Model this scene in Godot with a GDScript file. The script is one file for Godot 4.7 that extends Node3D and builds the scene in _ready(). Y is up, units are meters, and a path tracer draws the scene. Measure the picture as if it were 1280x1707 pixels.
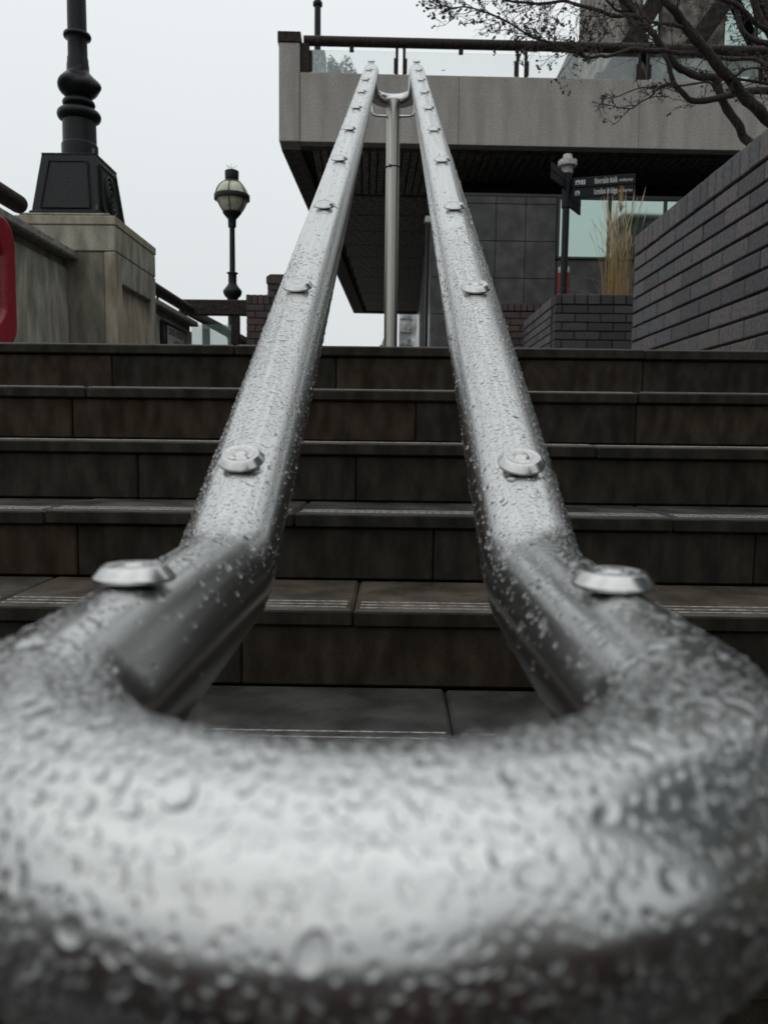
extends Node3D

# ---------------------------------------------------------------- mesh builder
class MB:
	var v := PackedVector3Array()
	var n := PackedVector3Array()
	var uv := PackedVector2Array()
	var idx := PackedInt32Array()

	func flat(pts: Array, c: Vector3) -> void:      # convex polygon, turned away from c
		var nn: Vector3 = (pts[2] - pts[0]).cross(pts[1] - pts[0])
		if nn.length() < 1e-14:
			return
		nn = nn.normalized()
		var rev := nn.dot((pts[0] + pts[1] + pts[2]) / 3.0 - c) < 0.0
		if rev:
			nn = -nn
		var b := v.size()
		for p in pts:
			v.append(p)
			n.append(nn)
			uv.append(Vector2(p.x + p.z, p.y))
		for k in range(1, pts.size() - 1):
			if rev:
				idx.append_array([b, b + k + 1, b + k])
			else:
				idx.append_array([b, b + k, b + k + 1])

	func box(c: Vector3, s: Vector3, bev := 0.0, basis := Basis()) -> void:   # box with chamfered edges
		var h := s * 0.5
		bev = minf(bev, minf(h.x, minf(h.y, h.z)) * 0.9)
		var pt := func(sg: Vector3, ax: int) -> Vector3:
			var p := Vector3(sg.x * (h.x - (0.0 if ax == 0 else bev)), sg.y * (h.y - (0.0 if ax == 1 else bev)), sg.z * (h.z - (0.0 if ax == 2 else bev)))
			return c + basis * p
		for ax in 3:
			var u := (ax + 1) % 3
			var w := (ax + 2) % 3
			for s0 in [-1.0, 1.0]:
				var q := []
				for k in [[-1, -1], [1, -1], [1, 1], [-1, 1]]:
					var sg := Vector3()
					sg[ax] = s0
					sg[u] = k[0]
					sg[w] = k[1]
					q.append(pt.call(sg, ax))
				flat(q, c)
		if bev <= 0.0:
			return
		for ax in 3:
			var u := (ax + 1) % 3
			var w := (ax + 2) % 3
			for a in [-1.0, 1.0]:
				for b in [-1.0, 1.0]:
					var s1 := Vector3()
					var s2 := Vector3()
					s1[u] = a
					s1[w] = b
					s2 = s1
					s1[ax] = -1
					s2[ax] = 1
					flat([pt.call(s1, u), pt.call(s2, u), pt.call(s2, w), pt.call(s1, w)], c)
		for a in [-1.0, 1.0]:
			for b in [-1.0, 1.0]:
				for d in [-1.0, 1.0]:
					var sg := Vector3(a, b, d)
					flat([pt.call(sg, 0), pt.call(sg, 1), pt.call(sg, 2)], c)

	func grid(rows: Array, closed_u: bool, closed_v: bool, uscale := 1.0, vs: Array = []) -> void:   # rows of points, smooth
		var R := rows.size()
		var C: int = rows[0].size()
		var b := v.size()
		var C1 := C + (1 if closed_v else 0)
		var R1 := R + (1 if closed_u else 0)
		var nor := PackedVector3Array()
		nor.resize(R * C)
		for i in R - (0 if closed_u else 1):
			for j in C - (0 if closed_v else 1):
				var i2 := (i + 1) % R
				var j2 := (j + 1) % C
				var d1: Vector3 = rows[i2][j2] - rows[i][j]
				var d2: Vector3 = rows[i2][j] - rows[i][j2]
				var nn := d1.cross(d2)
				nor[i * C + j] += nn
				nor[i2 * C + j] += nn
				nor[i * C + j2] += nn
				nor[i2 * C + j2] += nn
		for i in R1:
			for j in C1:
				v.append(rows[i % R][j % C])
				n.append(nor[(i % R) * C + j % C].normalized())
				uv.append(Vector2((vs[i] if vs.size() else float(i)) * uscale, float(j) / C))
		for i in R1 - 1:
			for j in C1 - 1:
				var p := b + i * C1 + j
				idx.append_array([p, p + C1, p + C1 + 1, p, p + C1 + 1, p + 1])

	func lathe(c: Vector3, prof: Array, segs := 32, sx := 1.0, sz := 1.0) -> void:   # profile of Vector2(radius, height), bottom to top
		var rows := []
		for p in prof:
			var row := []
			for j in segs:
				var a := -TAU * j / segs
				row.append(c + Vector3(cos(a) * p.x * sx, p.y, sin(a) * p.x * sz))
			rows.append(row)
		grid(rows, false, true)

	func tube(path: Array, rad, sides := 8, closed := false, caps := true) -> void:
		var N := path.size()
		var rows := []
		var up := Vector3.ZERO
		var lens := []
		var L := 0.0
		for i in N:
			var a: Vector3 = path[(i - 1 + N) % N] if (closed or i > 0) else path[0]
			var d: Vector3 = path[(i + 1) % N] if (closed or i < N - 1) else path[N - 1]
			var t := (d - a).normalized()
			if up == Vector3.ZERO:
				up = Vector3.UP if absf(t.y) < 0.9 else Vector3.RIGHT
			var s := t.cross(up).normalized()
			up = s.cross(t).normalized()
			var r: float = rad[i] if rad is Array else rad
			var row := []
			for j in sides:
				var an := -TAU * j / sides
				row.append(path[i] + (s * cos(an) + up * sin(an)) * r)
			rows.append(row)
			if i:
				L += path[i].distance_to(path[i - 1])
			lens.append(L)
		if closed:
			lens.append(L + path[0].distance_to(path[N - 1]))
		grid(rows, closed, true, 1.0, lens)
		if caps and not closed:
			flat(rows[0], path[1])
			flat(rows[N - 1], path[N - 2])

	func done() -> ArrayMesh:
		var a := []
		a.resize(Mesh.ARRAY_MAX)
		a[Mesh.ARRAY_VERTEX] = v
		a[Mesh.ARRAY_NORMAL] = n
		a[Mesh.ARRAY_TEX_UV] = uv
		a[Mesh.ARRAY_INDEX] = idx
		var m := ArrayMesh.new()
		m.add_surface_from_arrays(Mesh.PRIMITIVE_TRIANGLES, a)
		return m

# ---------------------------------------------------------------- scene helpers
const EYE := -0.305
var taken := {}
var rng := RandomNumberGenerator.new()
var box_cache := {}
var M := {}

func numbered(called: String) -> String:
	var k: int = taken.get(called, 0)
	taken[called] = k + 1
	return called if k == 0 else "%s_%03d" % [called, k]

func tag(o: Node3D, label: String, category := "", group := "", kind := "") -> Node3D:
	if label: o.set_meta("label", label)
	if category: o.set_meta("category", category)
	if group: o.set_meta("group", group)
	if kind: o.set_meta("kind", kind)
	return o

func thing(called: String, label: String, category: String, at := Vector3.ZERO, turn := 0.0) -> Node3D:
	var o := Node3D.new()
	o.name = numbered(called)
	add_child(o)
	o.position = at
	o.rotation.y = turn
	return tag(o, label, category, "", "thing")

func part(called: String, mesh: Mesh, mat: Material, parent: Node3D, at := Vector3.ZERO, kind := "") -> MeshInstance3D:
	var o := MeshInstance3D.new()
	if parent == self:
		o.name = numbered(called)
	else:
		var nm := called
		var k := 0
		var key := str(parent.get_instance_id()) + called
		k = taken.get(key, 0)
		taken[key] = k + 1
		o.name = nm if k == 0 else "%s_%03d" % [nm, k]
	o.mesh = mesh
	o.material_override = mat
	o.position = at
	parent.add_child(o, true)
	if kind:
		o.set_meta("kind", kind)
	return o

func cbox(s: Vector3, bev: float) -> Mesh:
	var key := "%.4f,%.4f,%.4f,%.4f" % [s.x, s.y, s.z, bev]
	if not box_cache.has(key):
		var b := MB.new()
		b.box(Vector3.ZERO, s, bev)
		box_cache[key] = b.done()
	return box_cache[key]

func bx(called: String, lo: Vector3, hi: Vector3, bev: float, mat: Material, parent: Node3D) -> MeshInstance3D:
	return part(called, cbox((hi - lo).abs(), bev), mat, parent, (lo + hi) * 0.5)

func prism(pts: Array, z0: float, z1: float) -> Mesh:   # polygon (convex) in x,y swept from z0 to z1
	var b := MB.new()
	var c := Vector3()
	var f := []
	var g := []
	for p in pts:
		f.append(Vector3(p.x, p.y, z0))
		g.append(Vector3(p.x, p.y, z1))
		c += Vector3(p.x, p.y, (z0 + z1) * 0.5) / pts.size()
	b.flat(f, c)
	b.flat(g, c)
	for i in pts.size():
		var j := (i + 1) % pts.size()
		b.flat([f[i], f[j], g[j], g[i]], c)
	return b.done()

func slab(pts: Array, y0: float, y1: float) -> Mesh:    # polygon (convex) in x,z swept from y0 to y1
	var b := MB.new()
	var c := Vector3()
	var f := []
	var g := []
	for p in pts:
		f.append(Vector3(p.x, y0, p.y))
		g.append(Vector3(p.x, y1, p.y))
		c += Vector3(p.x, (y0 + y1) * 0.5, p.y) / pts.size()
	b.flat(f, c)
	b.flat(g, c)
	for i in pts.size():
		var j := (i + 1) % pts.size()
		b.flat([f[i], f[j], g[j], g[i]], c)
	return b.done()

func tubemesh(path: Array, rad, sides := 10, closed := false) -> Mesh:
	var b := MB.new()
	b.tube(path, rad, sides, closed)
	return b.done()

func lathemesh(prof: Array, segs := 32) -> Mesh:
	var b := MB.new()
	b.lathe(Vector3.ZERO, prof, segs)
	return b.done()

func lin(r: float, g: float, b: float) -> Color:
	return Color(r, g, b).linear_to_srgb()

func noise(sd: int, freq: float, c0: Color, c1: Color, oct := 4, size := 512, kind := FastNoiseLite.TYPE_SIMPLEX_SMOOTH, lo := 0.25, hi := 0.75) -> NoiseTexture2D:
	var f := FastNoiseLite.new()
	f.seed = sd
	f.noise_type = kind
	f.frequency = freq
	f.fractal_octaves = oct
	var t := NoiseTexture2D.new()
	t.width = size
	t.height = size
	t.seamless = true
	t.noise = f
	var g := Gradient.new()
	g.offsets = PackedFloat32Array([lo, hi])
	g.colors = PackedColorArray([c0, c1])
	t.color_ramp = g
	return t

func grey(a: float) -> Color:
	return Color(a, a, a)

# albedo = colour x coarse map x fine detail; roughness map; relief
func mat(called: String, c: Color, rough: float, tex: Texture2D = null, scale := 1.0, detail: Texture2D = null, dscale := 1.0, bump: Texture2D = null, bumpcm := 0.0) -> StandardMaterial3D:
	var m := StandardMaterial3D.new()
	m.resource_name = called
	m.albedo_color = c
	m.roughness = rough
	m.uv1_triplanar = true
	m.uv1_world_triplanar = true
	m.uv1_scale = Vector3.ONE * scale
	if tex:
		m.albedo_texture = tex
	if detail:
		m.detail_enabled = true
		m.detail_albedo = detail
		m.detail_blend_mode = BaseMaterial3D.BLEND_MODE_MUL
		m.detail_uv_layer = BaseMaterial3D.DETAIL_UV_2
		m.uv2_triplanar = true
		m.uv2_world_triplanar = true
		m.uv2_scale = Vector3.ONE * dscale
	if bump:
		m.heightmap_enabled = true
		m.heightmap_texture = bump
		m.heightmap_scale = bumpcm
	M[called] = m
	return m

func vary(called: String, from: String, k: Color) -> StandardMaterial3D:
	var m: StandardMaterial3D = M[from].duplicate()
	m.resource_name = called
	m.albedo_color = m.albedo_color * k
	M[called] = m
	return m

func _ready() -> void:
	rng.seed = 7
	view_and_light()
	materials()
	ground_and_steps()
	canopy_building()
	far_buildings()
	left_side()
	right_side()
	tree()
	handrail()

# ---------------------------------------------------------------- camera, sky, sun
func view_and_light() -> void:
	var pit := 0.09585
	var yaw := -0.01011
	var rol := 0.01173
	var f := Vector3(sin(yaw) * cos(pit), -sin(pit), -cos(yaw) * cos(pit))
	var r := Vector3(cos(yaw), 0, sin(yaw))
	var u := r.cross(f)
	var r2 := r * cos(rol) + u * sin(rol)
	var u2 := u * cos(rol) - r * sin(rol)
	var cam := Camera3D.new()
	cam.name = "camera"
	cam.transform = Transform3D(Basis(r2, u2, -f), Vector3(0, EYE, 0))
	var at := CameraAttributesPhysical.new()
	at.frustum_focal_length = 24.0 / 2.0 / (853.5 / 1324.08)
	at.frustum_near = 0.02
	at.frustum_far = 1500.0
	at.exposure_aperture = at.frustum_focal_length / 2.3
	at.frustum_focus_distance = 1.25
	cam.attributes = at
	cam.near = 0.02
	cam.far = 1500.0
	cam.fov = rad_to_deg(2.0 * atan(853.5 / 1324.08))
	add_child(cam)
	cam.current = true
	var env := Environment.new()
	env.background_mode = Environment.BG_SKY
	var sky := ProceduralSkyMaterial.new()
	sky.sky_top_color = lin(1.02, 1.07, 1.10)
	sky.sky_horizon_color = lin(0.675, 0.71, 0.72)
	sky.sky_curve = 0.6
	sky.ground_horizon_color = lin(0.12, 0.115, 0.11)
	sky.ground_bottom_color = lin(0.05, 0.047, 0.043)
	sky.energy_multiplier = 1.0
	env.sky = Sky.new()
	env.sky.sky_material = sky
	env.tonemap_mode = Environment.TONE_MAPPER_LINEAR
	env.tonemap_exposure = 1.0
	env.sdfgi_enabled = true
	env.ssao_enabled = true
	env.ssil_enabled = true
	var we := WorldEnvironment.new()
	we.name = "world_environment"
	we.environment = env
	add_child(we)
	var sun := DirectionalLight3D.new()
	sun.name = "sun"
	sun.light_energy = 0.15
	sun.light_color = Color(1.0, 0.98, 0.95)
	sun.light_angular_distance = 100.0
	sun.sky_mode = DirectionalLight3D.SKY_MODE_LIGHT_ONLY
	sun.shadow_enabled = true
	sun.rotation = Vector3(deg_to_rad(-62), deg_to_rad(-35), 0)
	add_child(sun)

# ---------------------------------------------------------------- materials
func materials() -> void:
	var coarse := noise(1, 0.012, grey(0.62), grey(1.0), 5)
	var blot := noise(2, 0.02, grey(0.45), grey(1.0), 6, 512, FastNoiseLite.TYPE_SIMPLEX_SMOOTH, 0.3, 0.7)
	var fine := noise(3, 0.12, grey(0.7), grey(1.0), 3)
	var speck := noise(4, 0.22, grey(0.55), grey(1.0), 2, 512, FastNoiseLite.TYPE_CELLULAR, 0.1, 0.8)
	var rough_map := noise(5, 0.01, grey(0.45), grey(1.0), 5, 512, FastNoiseLite.TYPE_SIMPLEX_SMOOTH, 0.35, 0.65)
	var grain := noise(6, 0.15, grey(0.0), grey(1.0), 4)
	M.coarse = coarse
	var stain := noise(8, 0.012, grey(0.72), grey(1.0), 6, 512, FastNoiseLite.TYPE_SIMPLEX_SMOOTH, 0.15, 0.8)
	var pores := noise(9, 0.16, grey(0.66), grey(1.0), 4, 512, FastNoiseLite.TYPE_SIMPLEX_SMOOTH, 0.25, 0.6)
	var soft := noise(7, 0.016, grey(0.72), grey(1.0), 6, 512, FastNoiseLite.TYPE_SIMPLEX_SMOOTH, 0.2, 0.8)
	# wet step stone
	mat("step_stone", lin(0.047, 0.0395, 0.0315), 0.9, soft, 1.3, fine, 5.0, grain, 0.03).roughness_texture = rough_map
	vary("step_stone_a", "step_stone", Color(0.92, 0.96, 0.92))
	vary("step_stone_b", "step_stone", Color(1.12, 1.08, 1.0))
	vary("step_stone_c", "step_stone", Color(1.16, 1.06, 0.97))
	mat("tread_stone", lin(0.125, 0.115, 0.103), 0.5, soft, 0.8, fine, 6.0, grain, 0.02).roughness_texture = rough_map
	vary("tread_stone_a", "tread_stone", Color(0.88, 0.9, 0.93))
	vary("tread_stone_b", "tread_stone", Color(1.1, 1.04, 0.98))
	mat("grip", lin(0.34, 0.325, 0.305), 0.5, coarse, 8.0)
	mat("core", lin(0.015, 0.014, 0.012), 0.9, coarse, 2.0)
	mat("paving", lin(0.04, 0.03, 0.026), 0.7, blot, 0.5, fine, 3.0, grain, 0.1).roughness_texture = rough_map
	mat("pale_paving", lin(0.2, 0.19, 0.175), 0.8, blot, 0.5, fine, 3.0)
	mat("soil", lin(0.03, 0.024, 0.018), 0.95, blot, 3.0, fine, 9.0, grain, 0.6)
	for q in ["step_stone", "step_stone_a", "step_stone_b", "step_stone_c", "core"]:
		M[q].metallic_specular = 0.22
	for q in ["tread_stone", "tread_stone_a", "tread_stone_b"]:
		M[q].metallic_specular = 0.3
	for q in ["step_stone", "step_stone_a", "step_stone_b", "step_stone_c"]:
		M[q].uv1_scale = Vector3(1.9, 0.8, 1.9)
	# concrete
	mat("fascia", lin(0.47, 0.445, 0.405), 0.92, noise(11, 0.008, grey(0.90), grey(1.0), 6), 0.4, pores, 0.9, speck, 0.05)
	M.fascia.uv1_scale = Vector3(0.9, 0.16, 0.9)
	mat("stained", lin(0.44, 0.415, 0.34), 0.9, stain, 0.7, pores, 1.4, grain, 0.03)
	mat("stained_dark", lin(0.28, 0.26, 0.205), 0.9, stain, 1.1, pores, 1.4, grain, 0.03)
	mat("stained_warm", lin(0.48, 0.42, 0.315), 0.92, stain, 1.5, pores, 1.6, speck, 0.06)
	mat("coping", lin(0.33, 0.315, 0.28), 0.8, stain, 2.0, pores, 1.6, grain, 0.03)
	for q in ["stained", "stained_dark", "stained_warm"]:
		M[q].uv1_scale = Vector3(1.1, 0.32, 1.1)
	mat("soffit", lin(0.38, 0.36, 0.33), 0.7, coarse, 1.5, fine, 6.0)
	mat("soffit_beam", lin(0.16, 0.145, 0.125), 0.8, coarse, 1.0, speck, 8.0)
	mat("clad", lin(0.095, 0.093, 0.09), 0.5, noise(12, 0.008, grey(0.7), grey(1.0), 5), 0.8, fine, 5.0)
	vary("clad_a", "clad", Color(0.93, 0.93, 0.94))
	vary("clad_b", "clad", Color(1.05, 1.05, 1.03))
	mat("brown_metal", lin(0.055, 0.041, 0.036), 0.6, coarse, 3.0, fine, 9.0).metallic_specular = 0.3
	mat("dark_brace", lin(0.034, 0.025, 0.022), 0.65, coarse, 1.0).metallic_specular = 0.25
	mat("dark_frame", lin(0.02, 0.018, 0.017), 0.4, coarse, 4.0)
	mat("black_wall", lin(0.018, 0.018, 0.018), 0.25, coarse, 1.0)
	mat("cast_iron", lin(0.017, 0.0185, 0.021), 0.33, coarse, 5.0, fine, 14.0, grain, 0.06)
	mat("cast_iron_dark", lin(0.017, 0.018, 0.02), 0.5, coarse, 5.0)
	M.cast_iron.metallic_specular = 0.32
	M.cast_iron_dark.metallic_specular = 0.35
	# bricks
	mat("blue_brick", lin(0.185, 0.174, 0.18), 0.6, soft, 5.0, fine, 16.0, grain, 0.03)
	vary("blue_brick_a", "blue_brick", Color(0.84, 0.84, 0.86))
	vary("blue_brick_b", "blue_brick", Color(1.1, 1.06, 1.03))
	vary("blue_brick_c", "blue_brick", Color(0.95, 0.97, 1.0))
	mat("black_brick", lin(0.06, 0.055, 0.058), 0.6, soft, 5.0, fine, 16.0, grain, 0.03)
	vary("black_brick_a", "black_brick", Color(0.82, 0.82, 0.84))
	vary("black_brick_b", "black_brick", Color(1.15, 1.1, 1.06))
	mat("red_brick", lin(0.115, 0.078, 0.077), 0.75, soft, 5.0, fine, 16.0, grain, 0.04)
	vary("red_brick_a", "red_brick", Color(0.84, 0.84, 0.86))
	vary("red_brick_b", "red_brick", Color(1.12, 1.05, 1.0))
	mat("added_wall_brick", lin(0.20, 0.095, 0.07), 0.8, soft, 5.0)  # brick of the added unseen wall, gives the steel its brown reflection
	vary("added_wall_brick_a", "added_wall_brick", Color(0.8, 0.82, 0.84))
	mat("mortar", lin(0.03, 0.028, 0.029), 0.95, fine, 8.0)
	# far buildings
	mat("warm_stone", lin(0.46, 0.40, 0.345), 0.85, coarse, 0.4, fine, 2.0)
	mat("grey_stone", lin(0.30, 0.31, 0.29), 0.85, coarse, 0.3)
	vary("grey_stone_a", "grey_stone", Color(0.88, 0.89, 0.9))
	mat("pale_render", lin(0.62, 0.63, 0.62), 0.9, coarse, 0.05)
	mat("pale_grey", lin(0.30, 0.32, 0.32), 0.9, coarse, 0.2)
	mat("slate_blue", lin(0.24, 0.285, 0.31), 0.8, coarse, 2.0)
	mat("roof_tile", lin(0.11, 0.12, 0.12), 0.8, coarse, 0.6)
	# paint, plastic, plants
	mat("red_plastic", lin(0.30, 0.010, 0.020), 0.38, noise(13, 0.02, grey(0.8), grey(1.0), 4), 3.0)
	mat("red_inside", lin(0.22, 0.01, 0.012), 0.5, coarse, 3.0)
	mat("white_paint", lin(0.6, 0.6, 0.57), 0.5, coarse, 6.0)
	mat("sign_black", lin(0.008, 0.009, 0.013), 0.5, coarse, 6.0).metallic_specular = 0.3
	mat("sign_white", lin(0.75, 0.75, 0.73), 0.6, coarse, 9.0)
	mat("letter_dark", lin(0.03, 0.03, 0.03), 0.6)
	mat("straw", lin(0.55, 0.38, 0.16), 0.8, noise(14, 0.03, grey(0.6), grey(1.0), 3), 12.0)
	mat("straw_pale", lin(0.5, 0.42, 0.28), 0.8)
	mat("bark", lin(0.26, 0.215, 0.19), 0.85, blot, 9.0, fine, 25.0, grain, 0.7)
	mat("twig", lin(0.075, 0.06, 0.055), 0.85, coarse, 9.0)
	mat("leaf", lin(0.045, 0.075, 0.045), 0.7, coarse, 5.0)
	M.leaf.backlight_enabled = true
	M.leaf.backlight = Color(0.1, 0.14, 0.08)
	mat("black_plastic", lin(0.012, 0.012, 0.012), 0.5)
	# globe glass of the lamps
	mat("globe", lin(0.56, 0.57, 0.46), 0.25, noise(15, 0.01, Color(0.8, 0.8, 0.72), Color(1, 1, 1), 3), 1.5)
	M.globe.backlight_enabled = true
	M.globe.backlight = Color(0.35, 0.36, 0.3)
	# glass
	var g := StandardMaterial3D.new()
	g.resource_name = "clear_glass"
	g.albedo_color = Color(0.78, 0.87, 0.85, 0.13)
	g.transparency = BaseMaterial3D.TRANSPARENCY_ALPHA
	g.roughness = 0.03
	M.glass = g
	var gg: StandardMaterial3D = g.duplicate()
	gg.resource_name = "green_glass"
	gg.albedo_color = Color(0.62, 0.74, 0.70, 0.3)
	M.green_glass = gg
	var mg := StandardMaterial3D.new()
	mg.resource_name = "mirror_glass"
	mg.albedo_color = lin(0.40, 0.51, 0.47)
	mg.metallic = 1.0
	mg.roughness = 0.03
	M.mirror = mg
	# steel and water
	var st := StandardMaterial3D.new()
	st.resource_name = "brushed_steel"
	st.metallic = 1.0
	st.albedo_color = lin(0.58, 0.585, 0.58)
	st.albedo_texture = noise(21, 0.02, grey(0.93), grey(1.0), 3)
	st.roughness = 0.25
	st.roughness_texture = noise(22, 0.04, grey(0.9), grey(1.0), 3)
	st.uv1_scale = Vector3(0.35, 3.0, 1.0)
	st.texture_repeat = true
	M.steel = st
	var sp: StandardMaterial3D = st.duplicate()
	sp.resource_name = "cast_steel"
	sp.uv1_triplanar = true
	sp.uv1_scale = Vector3.ONE * 20.0
	sp.roughness = 0.24
	sp.albedo_color = lin(0.55, 0.55, 0.54)
	M.stud = sp
	var ps: StandardMaterial3D = st.duplicate()
	ps.resource_name = "dull_steel"
	ps.albedo_color = lin(0.40, 0.385, 0.35)
	ps.roughness = 0.36
	M.dull_steel = ps
	var wt := StandardMaterial3D.new()
	wt.resource_name = "water"
	wt.albedo_color = Color(1, 1, 1, 0)
	wt.transparency = BaseMaterial3D.TRANSPARENCY_ALPHA
	wt.refraction_enabled = true
	wt.refraction_scale = 0.033
	wt.roughness = 0.0
	M.water = wt

func structure(called: String, mesh: Mesh, m: Material, label: String) -> MeshInstance3D:
	var o := part(called, mesh, m, self)
	tag(o, label, "", "", "structure")
	return o

# ---------------------------------------------------------------- ground and steps
const G := 0.305
const RISE := 0.1625
const D0 := 2.775

func ground_and_steps() -> void:
	structure("lower_ground", slab([Vector2(-500, -500), Vector2(500, -500), Vector2(500, 500), Vector2(-500, 500)], -1.5, -1.304), M.paving, "dark wet paving at the foot of the steps")
	structure("upper_ground", slab([Vector2(-500, -500), Vector2(500, -500), Vector2(500, -3.2), Vector2(-500, -3.2)], -1.29, -0.006), M.pale_paving, "paved upper level beyond the top step")
	var steps := Node3D.new()
	steps.name = "stone_steps"
	add_child(steps)
	tag(steps, "flight of dark wet stone steps with grooved treads", "", "", "structure")
	var x0 := -2.75
	var x1 := 2.2
	# joints read off the photograph where it shows them, by step
	var tj := {0: [-1.9, -0.55, 0.86, 1.9], 1: [-1.75, -0.95, 0.75, 1.6], 2: [-2.0, -1.1, -0.38, 0.55, 1.35], 3: [-1.6, -0.82, -0.23, 0.66, 1.6], 4: [-1.7, -0.8, -0.075, 0.95, 1.7], 5: [-1.3, -0.6, 0.11, 0.8, 1.5], 6: [-1.0, -0.2, 0.6, 1.4], 7: [-1.2, -0.4, 0.4, 1.2]}
	var rj := {0: [-1.75, -0.98, -0.2, 0.86, 1.7], 1: [-2.0, -1.0, -0.3, 0.07, 0.75, 1.6], 2: [-1.6, -0.7, -0.1, 0.25, 1.05], 3: [-1.5, -0.75, 0.10, 0.86, 1.6], 4: [-1.8, -1.0, -0.3, 0.4, 1.1], 5: [-1.4, -0.7, 0.0, 0.7, 1.4], 6: [-1.5, -0.5, 0.5, 1.5], 7: [-1.0, 0.0, 1.0]}
	var ts := ["tread_stone", "tread_stone_a", "tread_stone_b"]
	var rs := ["step_stone", "step_stone_a", "step_stone_b", "step_stone_c"]
	for k in 8:
		var fz := -(D0 - k * G)              # front of the tread
		var back := fz - G - 0.012 if k > 0 else fz - 0.46
		var top := -k * RISE
		var xs: Array = [x0] + tj[k] + [x1]
		for i in xs.size() - 1:
			var a: float = xs[i] + 0.0012
			var b: float = xs[i + 1] - 0.0012
			var dy := rng.randf_range(-0.0015, 0.0015)
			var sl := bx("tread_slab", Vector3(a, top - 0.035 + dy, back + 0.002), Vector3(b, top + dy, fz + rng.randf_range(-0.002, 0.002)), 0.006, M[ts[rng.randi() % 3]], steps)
			sl.rotation.z = rng.randf_range(-0.0008, 0.0008)
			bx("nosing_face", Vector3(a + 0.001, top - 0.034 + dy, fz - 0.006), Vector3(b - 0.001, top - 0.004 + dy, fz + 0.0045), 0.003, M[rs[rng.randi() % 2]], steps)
			for q in 3:
				bx("grip_strip", Vector3(a + 0.012, top + dy - 0.001, fz - 0.0185 - q * 0.027), Vector3(b - 0.012, top + dy + 0.0014, fz - 0.0145 - q * 0.027), 0.001, M.grip, steps)
		xs = [x0] + rj[k] + [x1]
		for i in xs.size() - 1:
			var a: float = xs[i] + 0.0012
			var b: float = xs[i + 1] - 0.0012
			var z1 := fz - 0.012 + rng.randf_range(-0.002, 0.002)
			bx("riser_slab", Vector3(a, top - RISE + 0.002, z1 - 0.05), Vector3(b, top - 0.037, z1), 0.004, M[rs[rng.randi() % 4]], steps)
		bx("step_core", Vector3(x0, -1.30, back - 0.01), Vector3(x1, top - 0.038, fz - 0.055), 0.0, M.core, steps)
	# side walls of the flight
	var wl := thing("flank_wall", "plain concrete wall along the left end of the steps", "wall")
	bx("wall_body", Vector3(-3.15, -1.3, -3.19), Vector3(-2.76, 0.1, 0.2), 0.01, M.stained_dark, wl)
	var wr := thing("flank_wall", "plain concrete wall along the right end of the steps", "wall")
	bx("wall_body", Vector3(2.21, -1.3, -2.79), Vector3(2.6, 0.3, 0.2), 0.01, M.stained_dark, wr)

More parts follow.
